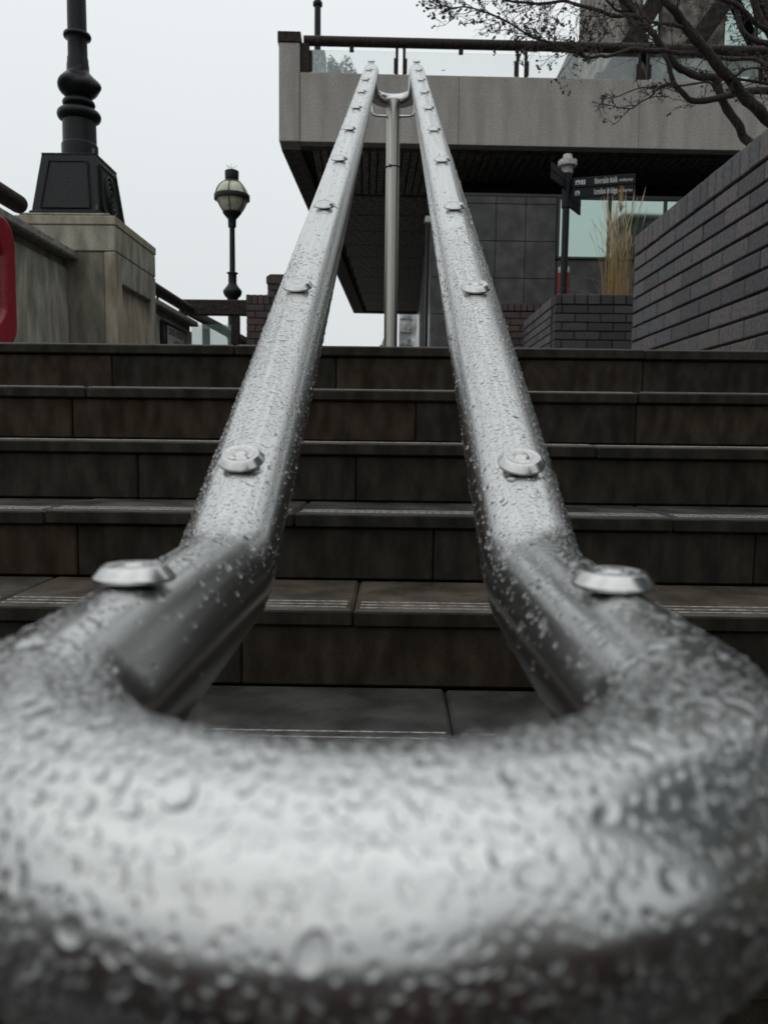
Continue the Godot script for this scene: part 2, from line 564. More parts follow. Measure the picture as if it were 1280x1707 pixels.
# ---------------------------------------------------------------- building with the overhanging terrace
func canopy_building() -> void:
	var P := Vector3(-1.426, 0, -10.0)
	var b := thing("office_building", "concrete office building with overhanging first floor terrace beyond the steps", "building", P, 0.034)
	# local frame: x along the fascia, -z deep
	var Y0 := 3.236
	var Y1 := 4.037
	bx("corner_pier", Vector3(0, Y0, -0.30), Vector3(0.25, 4.376, 0), 0.008, M.fascia, b)
	bx("pier_cap", Vector3(-0.015, 4.378, -0.32), Vector3(0.262, 4.50, 0.012), 0.006, M.brown_metal, b)
	var xs := [0.256, 2.176, 4.384, 6.6, 8.8, 11.0, 13.2]
	for i in xs.size() - 1:
		bx("fascia_panel", Vector3(xs[i] + 0.002, Y0, -0.16), Vector3(xs[i + 1] - 0.002, Y1, 0.0), 0.004, M.fascia, b)
	part("terrace_floor", slab([Vector2(0.02, -0.31), Vector2(13.2, -0.17), Vector2(13.2, -14.1), Vector2(0.74, -13.57)], Y0 + 0.14, 3.86), M.soffit_beam, b)
	# soffit: border beams, planks and cross battens
	part("soffit_border", slab([Vector2(0.0, -0.302), Vector2(0.24, -0.302), Vector2(0.98, -13.3), Vector2(0.70, -13.56)], Y0 - 0.002, Y0 + 0.138), M.soffit_beam, b)
	part("soffit_border", slab([Vector2(0.26, -0.162), Vector2(13.2, -0.162), Vector2(13.2, -0.30), Vector2(0.26, -0.30)], Y0 - 0.002, Y0 + 0.136), M.soffit_beam, b)
	part("soffit_border", slab([Vector2(1.0, -13.3), Vector2(13.2, -13.6), Vector2(13.2, -13.85), Vector2(0.72, -13.58)], Y0 - 0.002, Y0 + 0.137), M.soffit_beam, b)
	var pl := MB.new()
	var x := 0.36
	while x < 13.0:
		pl.box(Vector3(x + maxf(0.0, (0.06)), Y0 + 0.065, -1.3), Vector3(0.085, 0.03, 1.9), 0.004)
		x += 0.105
	part("soffit_slat", pl.done(), M.soffit, b, Vector3.ZERO, "stuff")
	for i in 11:
		var z := -2.32 - i * 1.02
		var xa := 0.40 + (-z) * 0.052
		bx("soffit_board", Vector3(xa, Y0 + 0.035, z - 0.98), Vector3(2.9, Y0 + 0.08, z), 0.006, M.soffit, b)
	# ground floor wall, with a dark recess over it
	var zf := -0.28
	part("wall_core", slab([Vector2(1.92, zf - 0.03), Vector2(13.2, zf - 0.03), Vector2(13.2, -13.4), Vector2(2.52, -13.4)], 0.0, 2.72), M.black_wall, b)
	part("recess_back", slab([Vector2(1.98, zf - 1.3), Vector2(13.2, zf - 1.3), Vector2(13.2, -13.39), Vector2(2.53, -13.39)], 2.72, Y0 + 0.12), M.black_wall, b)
	bx("recess_ledge", Vector3(1.9, 2.721, zf - 0.06), Vector3(8.0, 2.758, zf - 0.002), 0.004, M.dark_frame, b)
	for k in 5:
		var t := k / 5.0
		bx("side_mullion", Vector3(1.88 + t * 0.6, 0, zf - 0.9 - t * 11.0), Vector3(1.93 + t * 0.6, Y0 - 0.6, zf - 0.82 - t * 11.0), 0.005, M.dark_frame, b)
	bx("corner_trim", Vector3(1.878, 0, zf - 0.024), Vector3(1.892, 2.75, zf + 0.010), 0.002, M.clad_b, b)
	var cx := [1.894, 2.29, 2.707, 3.082, 3.475]
	var cy := [0.0, 0.34, 0.795, 1.25, 1.71, 2.171, 2.628, 2.72]
	var cm := ["clad", "clad_a", "clad_b"]
	for i in 4:
		for j in 7:
			bx("cladding_panel", Vector3(cx[i] + 0.003, cy[j] + 0.003, zf - 0.028), Vector3(cx[i + 1] - 0.003, cy[j + 1] - 0.003, zf + rng.randf_range(-0.001, 0.001)), 0.003, M[cm[rng.randi() % 3]], b)
	# window band with mirror glass
	var wx := [3.497, 4.147, 4.856, 5.6, 6.3, 7.0, 7.7]
	bx("window_frame", Vector3(3.48, 1.955, zf - 0.026), Vector3(7.75, 1.987, zf + 0.03), 0.004, M.dark_frame, b)
	bx("window_frame", Vector3(3.48, 2.698, zf - 0.026), Vector3(7.75, 2.72, zf + 0.015), 0.004, M.dark_frame, b)
	for i in wx.size():
		bx("mullion", Vector3(wx[i] - 0.018, 1.989, zf - 0.026), Vector3(wx[i] + 0.018, 2.696, zf + 0.02), 0.004, M.dark_frame, b)
	for i in wx.size() - 1:
		var pn := bx("window_pane", Vector3(wx[i] + 0.019, 1.989, zf - 0.022), Vector3(wx[i + 1] - 0.019, 2.696, zf - 0.006), 0.001, M.mirror, b)
		pn.rotation = Vector3(rng.randf_range(-0.003, 0.003), rng.randf_range(-0.002, 0.002), 0)
		bx("spandrel_panel", Vector3(wx[i] + 0.003, 0.9, zf - 0.026), Vector3(wx[i + 1] - 0.003, 1.951, zf + 0.004), 0.004, M.clad_a, b)
	# small light fitting by the corner
	var lf := bx("wall_light", Vector3(1.80, 2.36, zf + 0.0), Vector3(1.885, 2.44, zf + 0.09), 0.01, M.white_paint, b)
	lf.rotation.z = -0.15
	# low red brown brick wall between the cladding and the planter
	var br := ["red_brick", "red_brick_a", "red_brick_b"]
	var rw := thing("low_brick_wall", "low red brown brick wall with upright top course in front of the cladding", "wall", Vector3(0, 0, -9.9))
	bx("core", Vector3(1.3, 0, -0.2), Vector3(2.5, 1.22, -0.012), 0.0, M.mortar, rw)
	for k in 15:
		part("brick", cbox(Vector3(0.068, 0.09, 0.2), 0.004), M[br[rng.randi() % 3]], rw, Vector3(1.345 + k * 0.078, 1.275, -0.1))
	for r in 6:
		brick_row(rw, 1.3, 2.5, 1.222 - (r + 1) * 0.08, 0.068, 0.235, r % 2, br)
	# ---- glass balustrade along the terrace edge
	var gb := thing("glass_balustrade", "glass balustrade with brown tube handrail along the terrace edge", "balustrade", P, 0.034)
	part("handrail", tubemesh([Vector3(0.29, 4.445, -0.1), Vector3(2.0, 4.445, -0.1), Vector3(6.0, 4.445, -0.1), Vector3(13.2, 4.445, -0.1)], 0.058, 16), M.brown_metal, gb)
	bx("end_bracket", Vector3(0.256, 4.039, -0.16), Vector3(0.36, 4.40, -0.05), 0.006, M.brown_metal, gb)
	bx("end_bracket", Vector3(0.36, 4.10, -0.13), Vector3(0.395, 4.32, -0.07), 0.004, M.brown_metal, gb)
	var posts := [1.42, 1.508, 2.892, 2.994, 4.388, 4.498, 5.9, 6.0, 7.4, 7.5]
	for px in posts:
		var first: bool = posts.find(px) % 2 == 0
		bx("post", Vector3(px - 0.017, 4.039, -0.12), Vector3(px + 0.017, 4.395, -0.08), 0.003, M.brown_metal, gb)
		var s := -1.0 if first else 1.0
		bx("glass_clamp", Vector3(px + s * 0.018, 4.09, -0.125), Vector3(px + s * 0.036, 4.26, -0.075), 0.003, M.brown_metal, gb)
	var gx := [[0.38, 1.40], [1.527, 2.873], [3.013, 4.37], [4.516, 5.88], [6.02, 7.38]]
	for q in gx:
		bx("glass_panel", Vector3(q[0], 4.041, -0.106), Vector3(q[1], 4.342, -0.094), 0.001, M.glass, gb)
	for cxx in [0.87, 2.198, 3.68, 5.2]:
		bx("top_clip", Vector3(cxx - 0.026, 4.33, -0.125), Vector3(cxx + 0.026, 4.40, -0.075), 0.003, M.brown_metal, gb)
		bx("bottom_clip", Vector3(cxx - 0.028, 4.039, -0.125), Vector3(cxx + 0.028, 4.062, -0.075), 0.003, M.brown_metal, gb)
	for s in [-0.012, 0.012]:
		bx("glass_sticker", Vector3(1.985 + s - 0.009, 4.13, -0.092), Vector3(1.985 + s + 0.009, 4.142 + s * 0.2, -0.090), 0.0005, M.slate_blue, gb)

# ---------------------------------------------------------------- things farther away
func far_buildings() -> void:
	# upper storeys set back on the terrace, with diagonal braces
	var t := thing("braced_office_block", "pale stone office block with brown diagonal steel braces behind the tree", "building")
	bx("stone_wall", Vector3(5.38, 3.88, -25.0), Vector3(18, 16, -20.4), 0.02, M.warm_stone, t)
	bx("corner_pier", Vector3(5.36, 3.88, -20.6), Vector3(5.75, 16, -19.95), 0.03, M.warm_stone, t)
	for q in [[5.9, 6.35], [7.9, 9.0], [9.4, 10.6]]:
		for yy in [4.2, 6.6, 9.0, 11.4]:
			bx("window_pane", Vector3(q[0], yy, -20.42), Vector3(q[1], yy + 1.9, -20.36), 0.01, M.mirror, t)
			bx("window_frame", Vector3(q[0] - 0.05, yy - 0.12, -20.43), Vector3(q[1] + 0.05, yy - 0.01, -20.28), 0.01, M.dark_frame, t)
			bx("mullion", Vector3((q[0] + q[1]) * 0.5 + 0.18, yy, -20.355), Vector3((q[0] + q[1]) * 0.5 + 0.24, yy + 1.9, -20.3), 0.01, M.dark_frame, t)
	var bs := [[Vector3(6.9, 11.4, -19.7), Vector3(4.9, 8.0, -19.7)], [Vector3(8.8, 11.6, -19.6), Vector3(6.3, 8.0, -19.6)], [Vector3(6.3, 8.0, -19.9), Vector3(5.2, 10.3, -19.9)], [Vector3(8.2, 10.6, -19.9), Vector3(9.5, 8.2, -19.9)], [Vector3(5.5, 8.6, -19.8), Vector3(7.0, 6.0, -19.8)], [Vector3(7.0, 6.0, -19.75), Vector3(8.4, 8.2, -19.75)]]
	for k in bs.size():
		var dv: Vector3 = (bs[k][1] - bs[k][0])
		var yb := dv.normalized()
		var bm2 := MB.new()
		bm2.box((bs[k][0] + bs[k][1]) * 0.5, Vector3(0.40 if k < 2 else 0.2, dv.length(), 0.3), 0.03, Basis(yb.cross(Vector3.BACK).normalized(), yb, Vector3.BACK))
		part("steel_brace", bm2.done(), M.dark_brace, t)
	for p in [Vector3(6.3, 8.0, -19.7), Vector3(4.95, 8.05, -19.75)]:
		bx("brace_node", p - Vector3(0.3, 0.2, 0.15), p + Vector3(0.3, 0.2, 0.2), 0.03, M.dark_brace, t)
	# grey stone gabled building beyond
	var s := thing("stone_building", "grey stone building with sloping end seen through the balustrade glass", "building")
	var sil := [Vector2(4.6, 0), Vector2(4.6, 10.2), Vector2(6.25, 13.75), Vector2(16, 13.75), Vector2(16, 0)]
	part("wall", prism(sil, -30.0, -38.0), M.grey_stone, s)
	for r in 6:
		var yy := 11.3 + r * 0.4
		var xa := 4.62 + (yy + 0.37 - 10.2) * 0.465 + 0.05
		var xx := xa
		while xx < 9.5:
			var L := rng.randf_range(0.6, 1.0)
			bx("stone_block", Vector3(xx, yy, -30.01), Vector3(minf(xx + L - 0.03, 9.6), yy + 0.37, -29.97), 0.01, M.grey_stone if rng.randf() < 0.5 else M.grey_stone_a, s)
			xx += L
	# terrace lamp column
	var c := thing("terrace_lamp_column", "thin dark lamp column on the terrace behind the glass", "lamp post", Vector3(-1.27, 3.86, -13.2))
	part("pole", tubemesh([Vector3(0, 0, 0), Vector3(0, 2.6, 0), Vector3(0, 6.0, 0)], [0.055, 0.05, 0.04], 12), M.cast_iron, c)
	part("collar", lathemesh([Vector2(0.05, 2.55), Vector2(0.075, 2.56), Vector2(0.075, 2.61), Vector2(0.05, 2.62)], 16), M.cast_iron, c)
	bx("base_cabinet", Vector3(-0.19, 0, -0.16), Vector3(0.13, 1.83, 0.16), 0.01, M.slate_blue, c)
	# shrub
	leafy("terrace_shrub", "dark rounded shrub on the terrace behind the glass", Vector3(-1.0, 3.86, -14.2), 0.40, 2.35, 9000)
	# white tower with pointed slabs far off
	var w := thing("white_tower", "distant white building with three pointed grey slabs under the overhang", "building", Vector3(0, 0, 0))
	bx("wall", Vector3(0.75, 0, -135), Vector3(20, 48, -121), 0.1, M.pale_render, w)
	for k in 6:
		var yy := 11.6 + k * 1.88 - 0.2
		part("pointed_slab", prism([Vector2(0.82, yy), Vector2(2.75, yy - 0.08), Vector2(2.35, yy + 0.95)], -120.98, -120.7), M.pale_grey, w)
	var d := thing("domed_kiosk", "small pale domed roof far off behind the handrail post", "building", Vector3(-0.42, 0, -60))
	bx("wall", Vector3(-0.55, 0, -0.55), Vector3(0.55, 6.2, 0.55), 0.02, M.pale_grey, d)
	bx("cornice", Vector3(-0.65, 6.2, -0.65), Vector3(0.65, 6.35, 0.65), 0.02, M.pale_grey, d)
	var dome := []
	for k in 9:
		var a := PI / 2 * k / 8
		dome.append(Vector2(0.5 * cos(a), 6.35 + 0.75 * sin(a)))
	part("dome", lathemesh(dome, 20), M.pale_grey, d)
	# office block to the right of the steps, mirrored in the steel
	var ob := thing("slate_office_block", "slate blue office block right of the steps, mirrored in the steel loop", "building", Vector3(9.5, -1.3, 1.5))
	bx("wall", Vector3(0, 0, -9), Vector3(9, 13, 1), 0.02, M.slate_blue, ob)
	bx("parapet", Vector3(-0.1, 13, -9.1), Vector3(9.1, 13.5, 1.1), 0.02, M.coping, ob)
	for i in 4:
		for j in 3:
			var wz := -8.2 + i * 2.3
			bx("window_frame", Vector3(-0.04, 2.2 + j * 3.6, wz - 0.05), Vector3(0.02, 4.4 + j * 3.6, wz + 1.35), 0.01, M.dark_frame, ob)
			bx("window_pane", Vector3(-0.05, 2.28 + j * 3.6, wz + 0.02), Vector3(-0.041, 4.32 + j * 3.6, wz + 1.28), 0.001, M.black_wall, ob)
	# added wall behind the camera, darkens the steel where a person would be mirrored
	var lw := thing("added_foot_wall", "unseen red brown brick wall added behind the camera to darken the steel loop reflection", "wall", Vector3(0, -1.304, 1.25))
	bx("core", Vector3(-2.8, 0, -0.1), Vector3(3.6, 0.83, 0.1), 0.0, M.mortar, lw)
	bx("coping", Vector3(-2.85, 0.83, -0.13), Vector3(3.65, 0.89, 0.13), 0.006, M.red_brick_b, lw)
	for r in 10:
		brick_row_back(lw, -2.8, 3.6, 0.83 - (r + 1) * 0.082, r % 2)
	# house behind the camera, seen only in the window glass
	var h := thing("hipped_roof_house", "hipped roof house with a square tower mirrored in the window glass", "building", Vector3(18, -1.3, 28))
	bx("wall", Vector3(-5, 0, -4), Vector3(7, 10.2, 6), 0.02, M.stained_dark, h)
	var rf := MB.new()
	var e := [Vector3(-5.4, 10.2, -4.4), Vector3(7.4, 10.2, -4.4), Vector3(7.4, 10.2, 6.4), Vector3(-5.4, 10.2, 6.4)]
	var ra := Vector3(-1.5, 12.6, 1)
	var rb := Vector3(3.5, 12.6, 1)
	var cc := Vector3(1, 10.5, 1)
	rf.flat([e[0], e[1], rb, ra], cc)
	rf.flat([e[2], e[3], ra, rb], cc)
	rf.flat([e[3], e[0], ra], cc)
	rf.flat([e[1], e[2], rb], cc)
	rf.flat([e[0], e[1], e[2], e[3]], cc)
	part("roof", rf.done(), M.roof_tile, h)
	bx("tower", Vector3(-2.6, 10.3, -3.2), Vector3(-0.6, 13.6, -1.2), 0.02, M.roof_tile, h)
	bx("tower_cap", Vector3(-2.75, 13.6, -3.35), Vector3(-0.45, 13.85, -1.05), 0.02, M.roof_tile, h)

func leafy(called: String, label: String, at: Vector3, rad: float, height: float, count: int) -> void:
	var o := thing(called, label, "shrub", at)
	part("stem", tubemesh([Vector3.ZERO, Vector3(0.03, height * 0.3, 0), Vector3(0.0, height * 0.7, 0.02)], [0.04, 0.03, 0.012], 7), M.bark, o)
	var b := MB.new()
	for i in count:
		var dir := Vector3(rng.randfn(), rng.randfn(), rng.randfn()).normalized()
		var rr := pow(rng.randf(), 0.4)
		var p := Vector3(0, height * 0.6, 0) + Vector3(dir.x * rad, dir.y * height * 0.4, dir.z * rad) * rr * (0.88 + 0.12 * sin(dir.x * 7.0 + dir.y * 5.0))
		var u := Vector3(rng.randfn(), rng.randfn(), rng.randfn()).normalized()
		var w := u.cross(Vector3(rng.randfn(), rng.randfn(), rng.randfn())).normalized()
		var L := rng.randf_range(0.018, 0.038)
		b.flat([p - u * L, p + w * L * 0.4, p + u * L, p - w * L * 0.4], p - u.cross(w))
	part("foliage", b.done(), M.leaf, o, Vector3.ZERO, "stuff")

# ---------------------------------------------------------------- left: river parapet, lamps, lifebuoy housing
func lamp_globe(o: Node3D, y: float, r: float) -> void:      # globe with cage and finial, y = centre
	var gl := []
	for k in 17:
		var a := -PI / 2 + PI * k / 16.0
		gl.append(Vector2(maxf(r * (cos(a) if a > 0.0 else lerpf(cos(a), maxf(1.0 + 0.53 * sin(a), 0.0), 0.7 if a > -1.3 else 0.0)), 0.001), y + r * sin(a)))
	part("globe", lathemesh(gl, 32), M.globe, o)
	part("equator_band", lathemesh([Vector2(r * 0.99, y - 0.042), Vector2(r + 0.018, y - 0.04), Vector2(r + 0.018, y + 0.035), Vector2(r * 0.99, y + 0.037)], 32), M.cast_iron_dark, o)
	for k in 6:
		var a := TAU * (k + 0.5) / 6.0
		var pth := []
		for q in 13:
			var e := -1.2 + 2.35 * q / 12.0
			var ce: float = cos(e) if e > 0.0 else lerpf(cos(e), 1.0 + 0.53 * sin(e), 0.7)
			pth.append(Vector3(cos(a) * ce * (r + 0.005), y + sin(e) * (r + 0.005), sin(a) * ce * (r + 0.005)))
		part("cage_rib", tubemesh(pth, 0.008, 6), M.cast_iron_dark, o)
	part("cup", lathemesh([Vector2(r * 0.24, y - r * 1.75), Vector2(r * 0.25, y - r * 1.3), Vector2(r * 0.42, y - r * 1.1), Vector2(r * 0.56, y - r * 0.93), Vector2(r * 0.56, y - r * 0.85), Vector2(r * 0.5, y - r * 0.82)], 28), M.cast_iron_dark, o)
	part("finial_cap", lathemesh([Vector2(r * 0.58, y + r * 0.80), Vector2(r * 0.52, y + r * 0.92), Vector2(r * 0.36, y + r * 1.02), Vector2(r * 0.36, y + r * 1.06), Vector2(r * 0.41, y + r * 1.08), Vector2(r * 0.42, y + r * 1.52), Vector2(r * 0.38, y + r * 1.56), Vector2(0.001, y + r * 1.57)], 24), M.cast_iron_dark, o)
	for k in 5:
		var a := rng.randf() * TAU
		part("bird_spike", tubemesh([Vector3(0, y + r * 1.55, 0), Vector3(cos(a) * 0.03, y + r * 1.75, sin(a) * 0.03), Vector3(cos(a) * 0.09, y + r * 1.85, sin(a) * 0.09)], 0.003, 4), M.cast_iron_dark, o)

func left_side() -> void:
	# near stretch of parapet
	for q in [[-3.19, -6.775, "concrete parapet wall with sloped coping behind the red lifebuoy housing", -1], [-7.905, -10.9, "concrete parapet wall with the street sign niche, beyond the lamp pier", 1]]:
		var z0: float = q[0]
		var z1: float = q[1]
		var w := thing("parapet_wall", q[2], "wall")
		if q[3] < 0:
			bx("wall_body", Vector3(-3.1, 0, z1), Vector3(-2.735, 1.058, z0), 0.006, M.stained, w)
		else:
			# body with a niche for the sign, its top corners rounded
			bx("wall_body", Vector3(-3.1, 0, z1), Vector3(-2.80, 1.058, z0), 0.0, M.stained_dark, w)
			bx("wall_face", Vector3(-2.80, 0, -9.40), Vector3(-2.735, 1.058, z0), 0.003, M.stained, w)
			bx("wall_face", Vector3(-2.80, 0, z1), Vector3(-2.735, 1.058, -10.74), 0.003, M.stained, w)
			bx("wall_face", Vector3(-2.798, 1.035, -10.738), Vector3(-2.736, 1.057, -9.402), 0.003, M.stained, w)
			for s in [[-9.40, -1.0], [-10.74, 1.0]]:
				var cn := MB.new()
				for k in 6:
					var a0 := PI / 2 * k / 6.0
					var a1 := PI / 2 * (k + 1) / 6.0
					var pts := []
					for xx in [-2.798, -2.737]:
						pts.append([Vector3(xx, 1.035, s[0]), Vector3(xx, 1.035 - 0.10 + 0.10 * sin(a0), s[0] + s[1] * (0.10 - 0.10 * cos(a0))), Vector3(xx, 1.035 - 0.10 + 0.10 * sin(a1), s[0] + s[1] * (0.10 - 0.10 * cos(a1)))])
					cn.flat(pts[0], pts[1][0])
					cn.flat(pts[1], pts[0][0])
					cn.flat([pts[0][1], pts[0][2], pts[1][2], pts[1][1]], Vector3(-2.77, 1.045, s[0]))
				part("niche_corner", cn.done(), M.stained, w)
		bx("neck_band", Vector3(-3.08, 1.06, z1 + 0.002), Vector3(-2.76, 1.125, z0), 0.004, M.stained_dark, w)
		part("coping", prism([Vector2(-3.17, 1.127), Vector2(-2.655, 1.127), Vector2(-2.645, 1.14), Vector2(-2.65, 1.188), Vector2(-2.70, 1.205), Vector2(-3.12, 1.225), Vector2(-3.17, 1.20)], z0, z1 + 0.002), M.coping, w)
	# pier
	var p := thing("lamp_pier", "stained square concrete pier that carries the big cast iron lamp", "pier")
	bx("core", Vector3(-3.16, 0, -7.86), Vector3(-2.395, 1.2, -6.82), 0.0, M.stained_dark, p)
	bx("face_block", Vector3(-3.16, 0, -6.82), Vector3(-2.432, 1.196, -6.79), 0.004, M.stained_dark, p)
	bx("corner_strip", Vector3(-2.43, 0, -6.93), Vector3(-2.33, 1.196, -6.775), 0.008, M.stained_warm, p)
	bx("corner_strip", Vector3(-2.43, 0, -7.90), Vector3(-2.33, 1.196, -7.76), 0.008, M.stained, p)
	bx("lintel_block", Vector3(-2.42, 0.96, -7.758), Vector3(-2.331, 1.196, -6.932), 0.006, M.stained, p)
	bx("niche_panel", Vector3(-2.394, 0.1, -7.757), Vector3(-2.385, 0.958, -6.933), 0.002, M.stained_warm, p)
	bx("upper_block", Vector3(-3.16, 1.2, -7.90), Vector3(-2.33, 1.41, -6.775), 0.008, M.stained, p)
	bx("cap_stone", Vector3(-3.17, 1.413, -7.91), Vector3(-2.325, 1.485, -6.768), 0.006, M.stained_warm, p)
	bx("bedding", Vector3(-3.14, 1.486, -7.86), Vector3(-2.38, 1.513, -6.79), 0.012, M.coping, p)
	# big lamp
	var l := thing("cast_iron_lamp", "black cast iron lamp post with trapezoid base on the concrete pier", "lamp post", Vector3(-2.77, 1.514, -7.2))
	var bc := [Vector3(-0.29, 0, 0.35), Vector3(0.285, 0, 0.35), Vector3(0.285, 0, -0.35), Vector3(-0.29, 0, -0.35)]
	var tc := [Vector3(-0.23, 0.52, 0.25), Vector3(0.23, 0.52, 0.25), Vector3(0.23, 0.52, -0.25), Vector3(-0.23, 0.52, -0.25)]
	var fb := MB.new()
	var mid := Vector3(0, 0.25, 0)
	fb.flat(bc, mid)
	fb.flat(tc, mid)
	for k in 4:
		fb.flat([bc[k], bc[(k + 1) % 4], tc[(k + 1) % 4], tc[k]], mid)
	part("base", fb.done(), M.cast_iron, l)
	bx("base_plinth", Vector3(-0.305, -0.001, -0.365), Vector3(0.30, 0.03, 0.365), 0.008, M.cast_iron, l)
	bx("base_top", Vector3(-0.235, 0.517, -0.255), Vector3(0.235, 0.532, 0.255), 0.005, M.cast_iron, l)
	for k in 4:
		var A: Vector3 = bc[k]
		var B: Vector3 = bc[(k + 1) % 4]
		var C: Vector3 = tc[(k + 1) % 4]
		var D: Vector3 = tc[k]
		var out := (B - A).cross(D - A).normalized()
		if out.dot((A + B + C + D) / 4.0 - mid) < 0:
			out = -out
		var at := func(u: float, w: float) -> Vector3:
			return A.lerp(B, u).lerp(D.lerp(C, u), w)
		var q := [at.call(0.13, 0.11), at.call(0.87, 0.11), at.call(0.84, 0.88), at.call(0.16, 0.88)]
		var pb := MB.new()
		var fr := []
		for c in q:
			fr.append(c + out * 0.006)
		pb.flat(fr, mid)
		for i in 4:
			pb.flat([q[i], q[(i + 1) % 4], fr[(i + 1) % 4], fr[i]], (q[0] + q[2]) * 0.5 - out * 0.1)
		part("raised_panel", pb.done(), M.cast_iron, l)
		var ring := []
		for i in 4:
			for s in 6:
				ring.append((q[i] as Vector3).lerp(q[(i + 1) % 4], s / 6.0) + out * 0.006)
		part("panel_frame", tubemesh(ring, 0.009, 6, true), M.cast_iron, l)
		var beads := MB.new()
		for i in [1, 3]:
			for s in 22:
				var c: Vector3 = (q[i] as Vector3).lerp(q[(i + 1) % 4], (s + 0.5) / 22.0) + out * 0.012
				beads.box(c, Vector3.ONE * 0.013, 0.004, Basis(Vector3(1, 1, 0).normalized(), 0.7))
		part("beading", beads.done(), M.cast_iron, l)
		if k == 1:
			for rr in [0.16, 0.12, 0.08, 0.04]:
				var el := []
				var cen: Vector3 = at.call(0.5, 0.47)
				var ux := (B - A).normalized()
				var uy := out.cross(ux).normalized()
				for s in 28:
					el.append(cen + out * 0.008 + ux * cos(TAU * s / 28) * rr * 0.75 + uy * sin(TAU * s / 28) * rr)
				part("emblem_ring", tubemesh(el, 0.008, 6, true), M.cast_iron, l)
	for s in [Vector3(0.27, 0.03, 0.36), Vector3(0.2, 0.532, 0.22)]:
		part("bolt", lathemesh([Vector2(0.012, s.y - 0.002), Vector2(0.012, s.y + 0.03), Vector2(0.008, s.y + 0.045), Vector2(0.001, s.y + 0.046)], 8), M.clad_b, l, Vector3(s.x, 0, s.z))
	var prof := [Vector2(0.15, 0.53), Vector2(0.153, 0.54), Vector2(0.153, 0.672), Vector2(0.147, 0.682), Vector2(0.142, 0.69), Vector2(0.140, 0.87)]
	for k in 9:
		var a := -PI / 2 + PI * k / 8.0
		prof.append(Vector2(0.138 + 0.046 * cos(a), 0.925 + 0.046 * sin(a)))
	prof.append(Vector2(0.112, 0.985))
	for k in 7:
		var a := -PI / 2 + PI * k / 6.0
		prof.append(Vector2(0.105 + 0.032 * cos(a), 1.025 + 0.032 * sin(a)))
	prof.append(Vector2(0.10, 1.07))
	part("shaft_base", lathemesh(prof, 40), M.cast_iron, l)
	# swirled knop
	var rows := []
	for i in 19:
		var t := i / 18.0
		var y := 1.07 + t * 0.27
		var rr := 0.095 + 0.085 * sin(minf(t * 1.35, 1.0) * PI) * (1.0 - 0.25 * t)
		if t > 0.74:
			rr = 0.092 + 0.01 * (1.0 - t)
		var row := []
		for j in 48:
			var a := -TAU * j / 48.0
			var k := 1.0 + 0.13 * maxf(0.0, sin(a * 3.0 + t * 5.0)) * sin(t * PI)
			row.append(Vector3(cos(a) * rr * k, y + 0.02 * sin(a * 3.0 + 1.0) * t, sin(a) * rr * k))
		rows.append(row)
	var kn := MB.new()
	kn.grid(rows, false, true)
	part("swirl_knop", kn.done(), M.cast_iron, l)
	part("shaft", lathemesh([Vector2(0.088, 1.32), Vector2(0.088, 1.40), Vector2(0.082, 1.41), Vector2(0.080, 1.56), Vector2(0.112, 1.57), Vector2(0.116, 1.585), Vector2(0.112, 1.602), Vector2(0.082, 1.612), Vector2(0.08, 1.62), Vector2(0.07, 3.6), Vector2(0.07, 4.2)], 32), M.cast_iron, l)
	lamp_globe(l, 4.65, 0.27)
	# rear lamp
	var r := thing("globe_lamp", "black lamp post with pale globe behind the brown beam, against the sky", "lamp post", Vector3(-2.60, 0, -13))
	part("shaft", lathemesh([Vector2(0.12, 0), Vector2(0.12, 0.2), Vector2(0.085, 0.25), Vector2(0.082, 1.20), Vector2(0.092, 1.22), Vector2(0.092, 1.30), Vector2(0.075, 1.33), Vector2(0.075, 1.82), Vector2(0.088, 1.86), Vector2(0.13, 1.90), Vector2(0.150, 1.95), Vector2(0.145, 1.985), Vector2(0.10, 2.04), Vector2(0.078, 2.07), Vector2(0.066, 2.10), Vector2(0.066, 2.235), Vector2(0.09, 2.25), Vector2(0.09, 2.262), Vector2(0.046, 2.275), Vector2(0.042, 2.97), Vector2(0.06, 2.98)], 24), M.cast_iron_dark, r)
	lamp_globe(r, 3.43, 0.262)
	# handrail tubes on the parapet
	for q in [[-3.2, -6.02, "thick brown handrail tube ending in a rounded cap before the lamp pier"], [-7.95, -10.95, "brown handrail tube along the far parapet, meeting the brown beam"]]:
		var hr := thing("parapet_handrail", q[2], "handrail")
		var pa := []
		var ra := []
		for k in 9:
			pa.append(Vector3(-2.75, 1.345, lerpf(q[0], q[1] + 0.07, k / 8.0)))
			ra.append(0.066)
		for k in range(1, 6):
			var a := PI / 2 * k / 5.0
			pa.append(Vector3(-2.75, 1.345, q[1] + 0.07 - 0.06 * sin(a)))
			ra.append(maxf(0.066 * cos(a), 0.002))
		part("tube", tubemesh(pa, ra, 18), M.brown_metal, hr)
		for k in 3:
			part("bracket", lathemesh([Vector2(0.03, 1.19), Vector2(0.016, 1.21), Vector2(0.014, 1.30)], 10), M.brown_metal, hr, Vector3(-2.75, 0, lerpf(q[0], q[1], 0.12 + 0.36 * k)))
	# red lifebuoy housing on the parapet
	lifebuoy()
	# street sign in the niche
	var sg := thing("street_sign", "white street sign reading DARK HOUSE in its niche in the parapet", "sign", Vector3(-2.792, 0.79, -10.15), PI / 2)
	bx("sign_plate", Vector3(-0.53, -0.16, 0), Vector3(0.53, 0.235, 0.012), 0.003, M.sign_black, sg)
	bx("sign_field", Vector3(-0.27, -0.145, 0.0125), Vector3(0.515, 0.222, 0.016), 0.001, M.sign_white, sg)
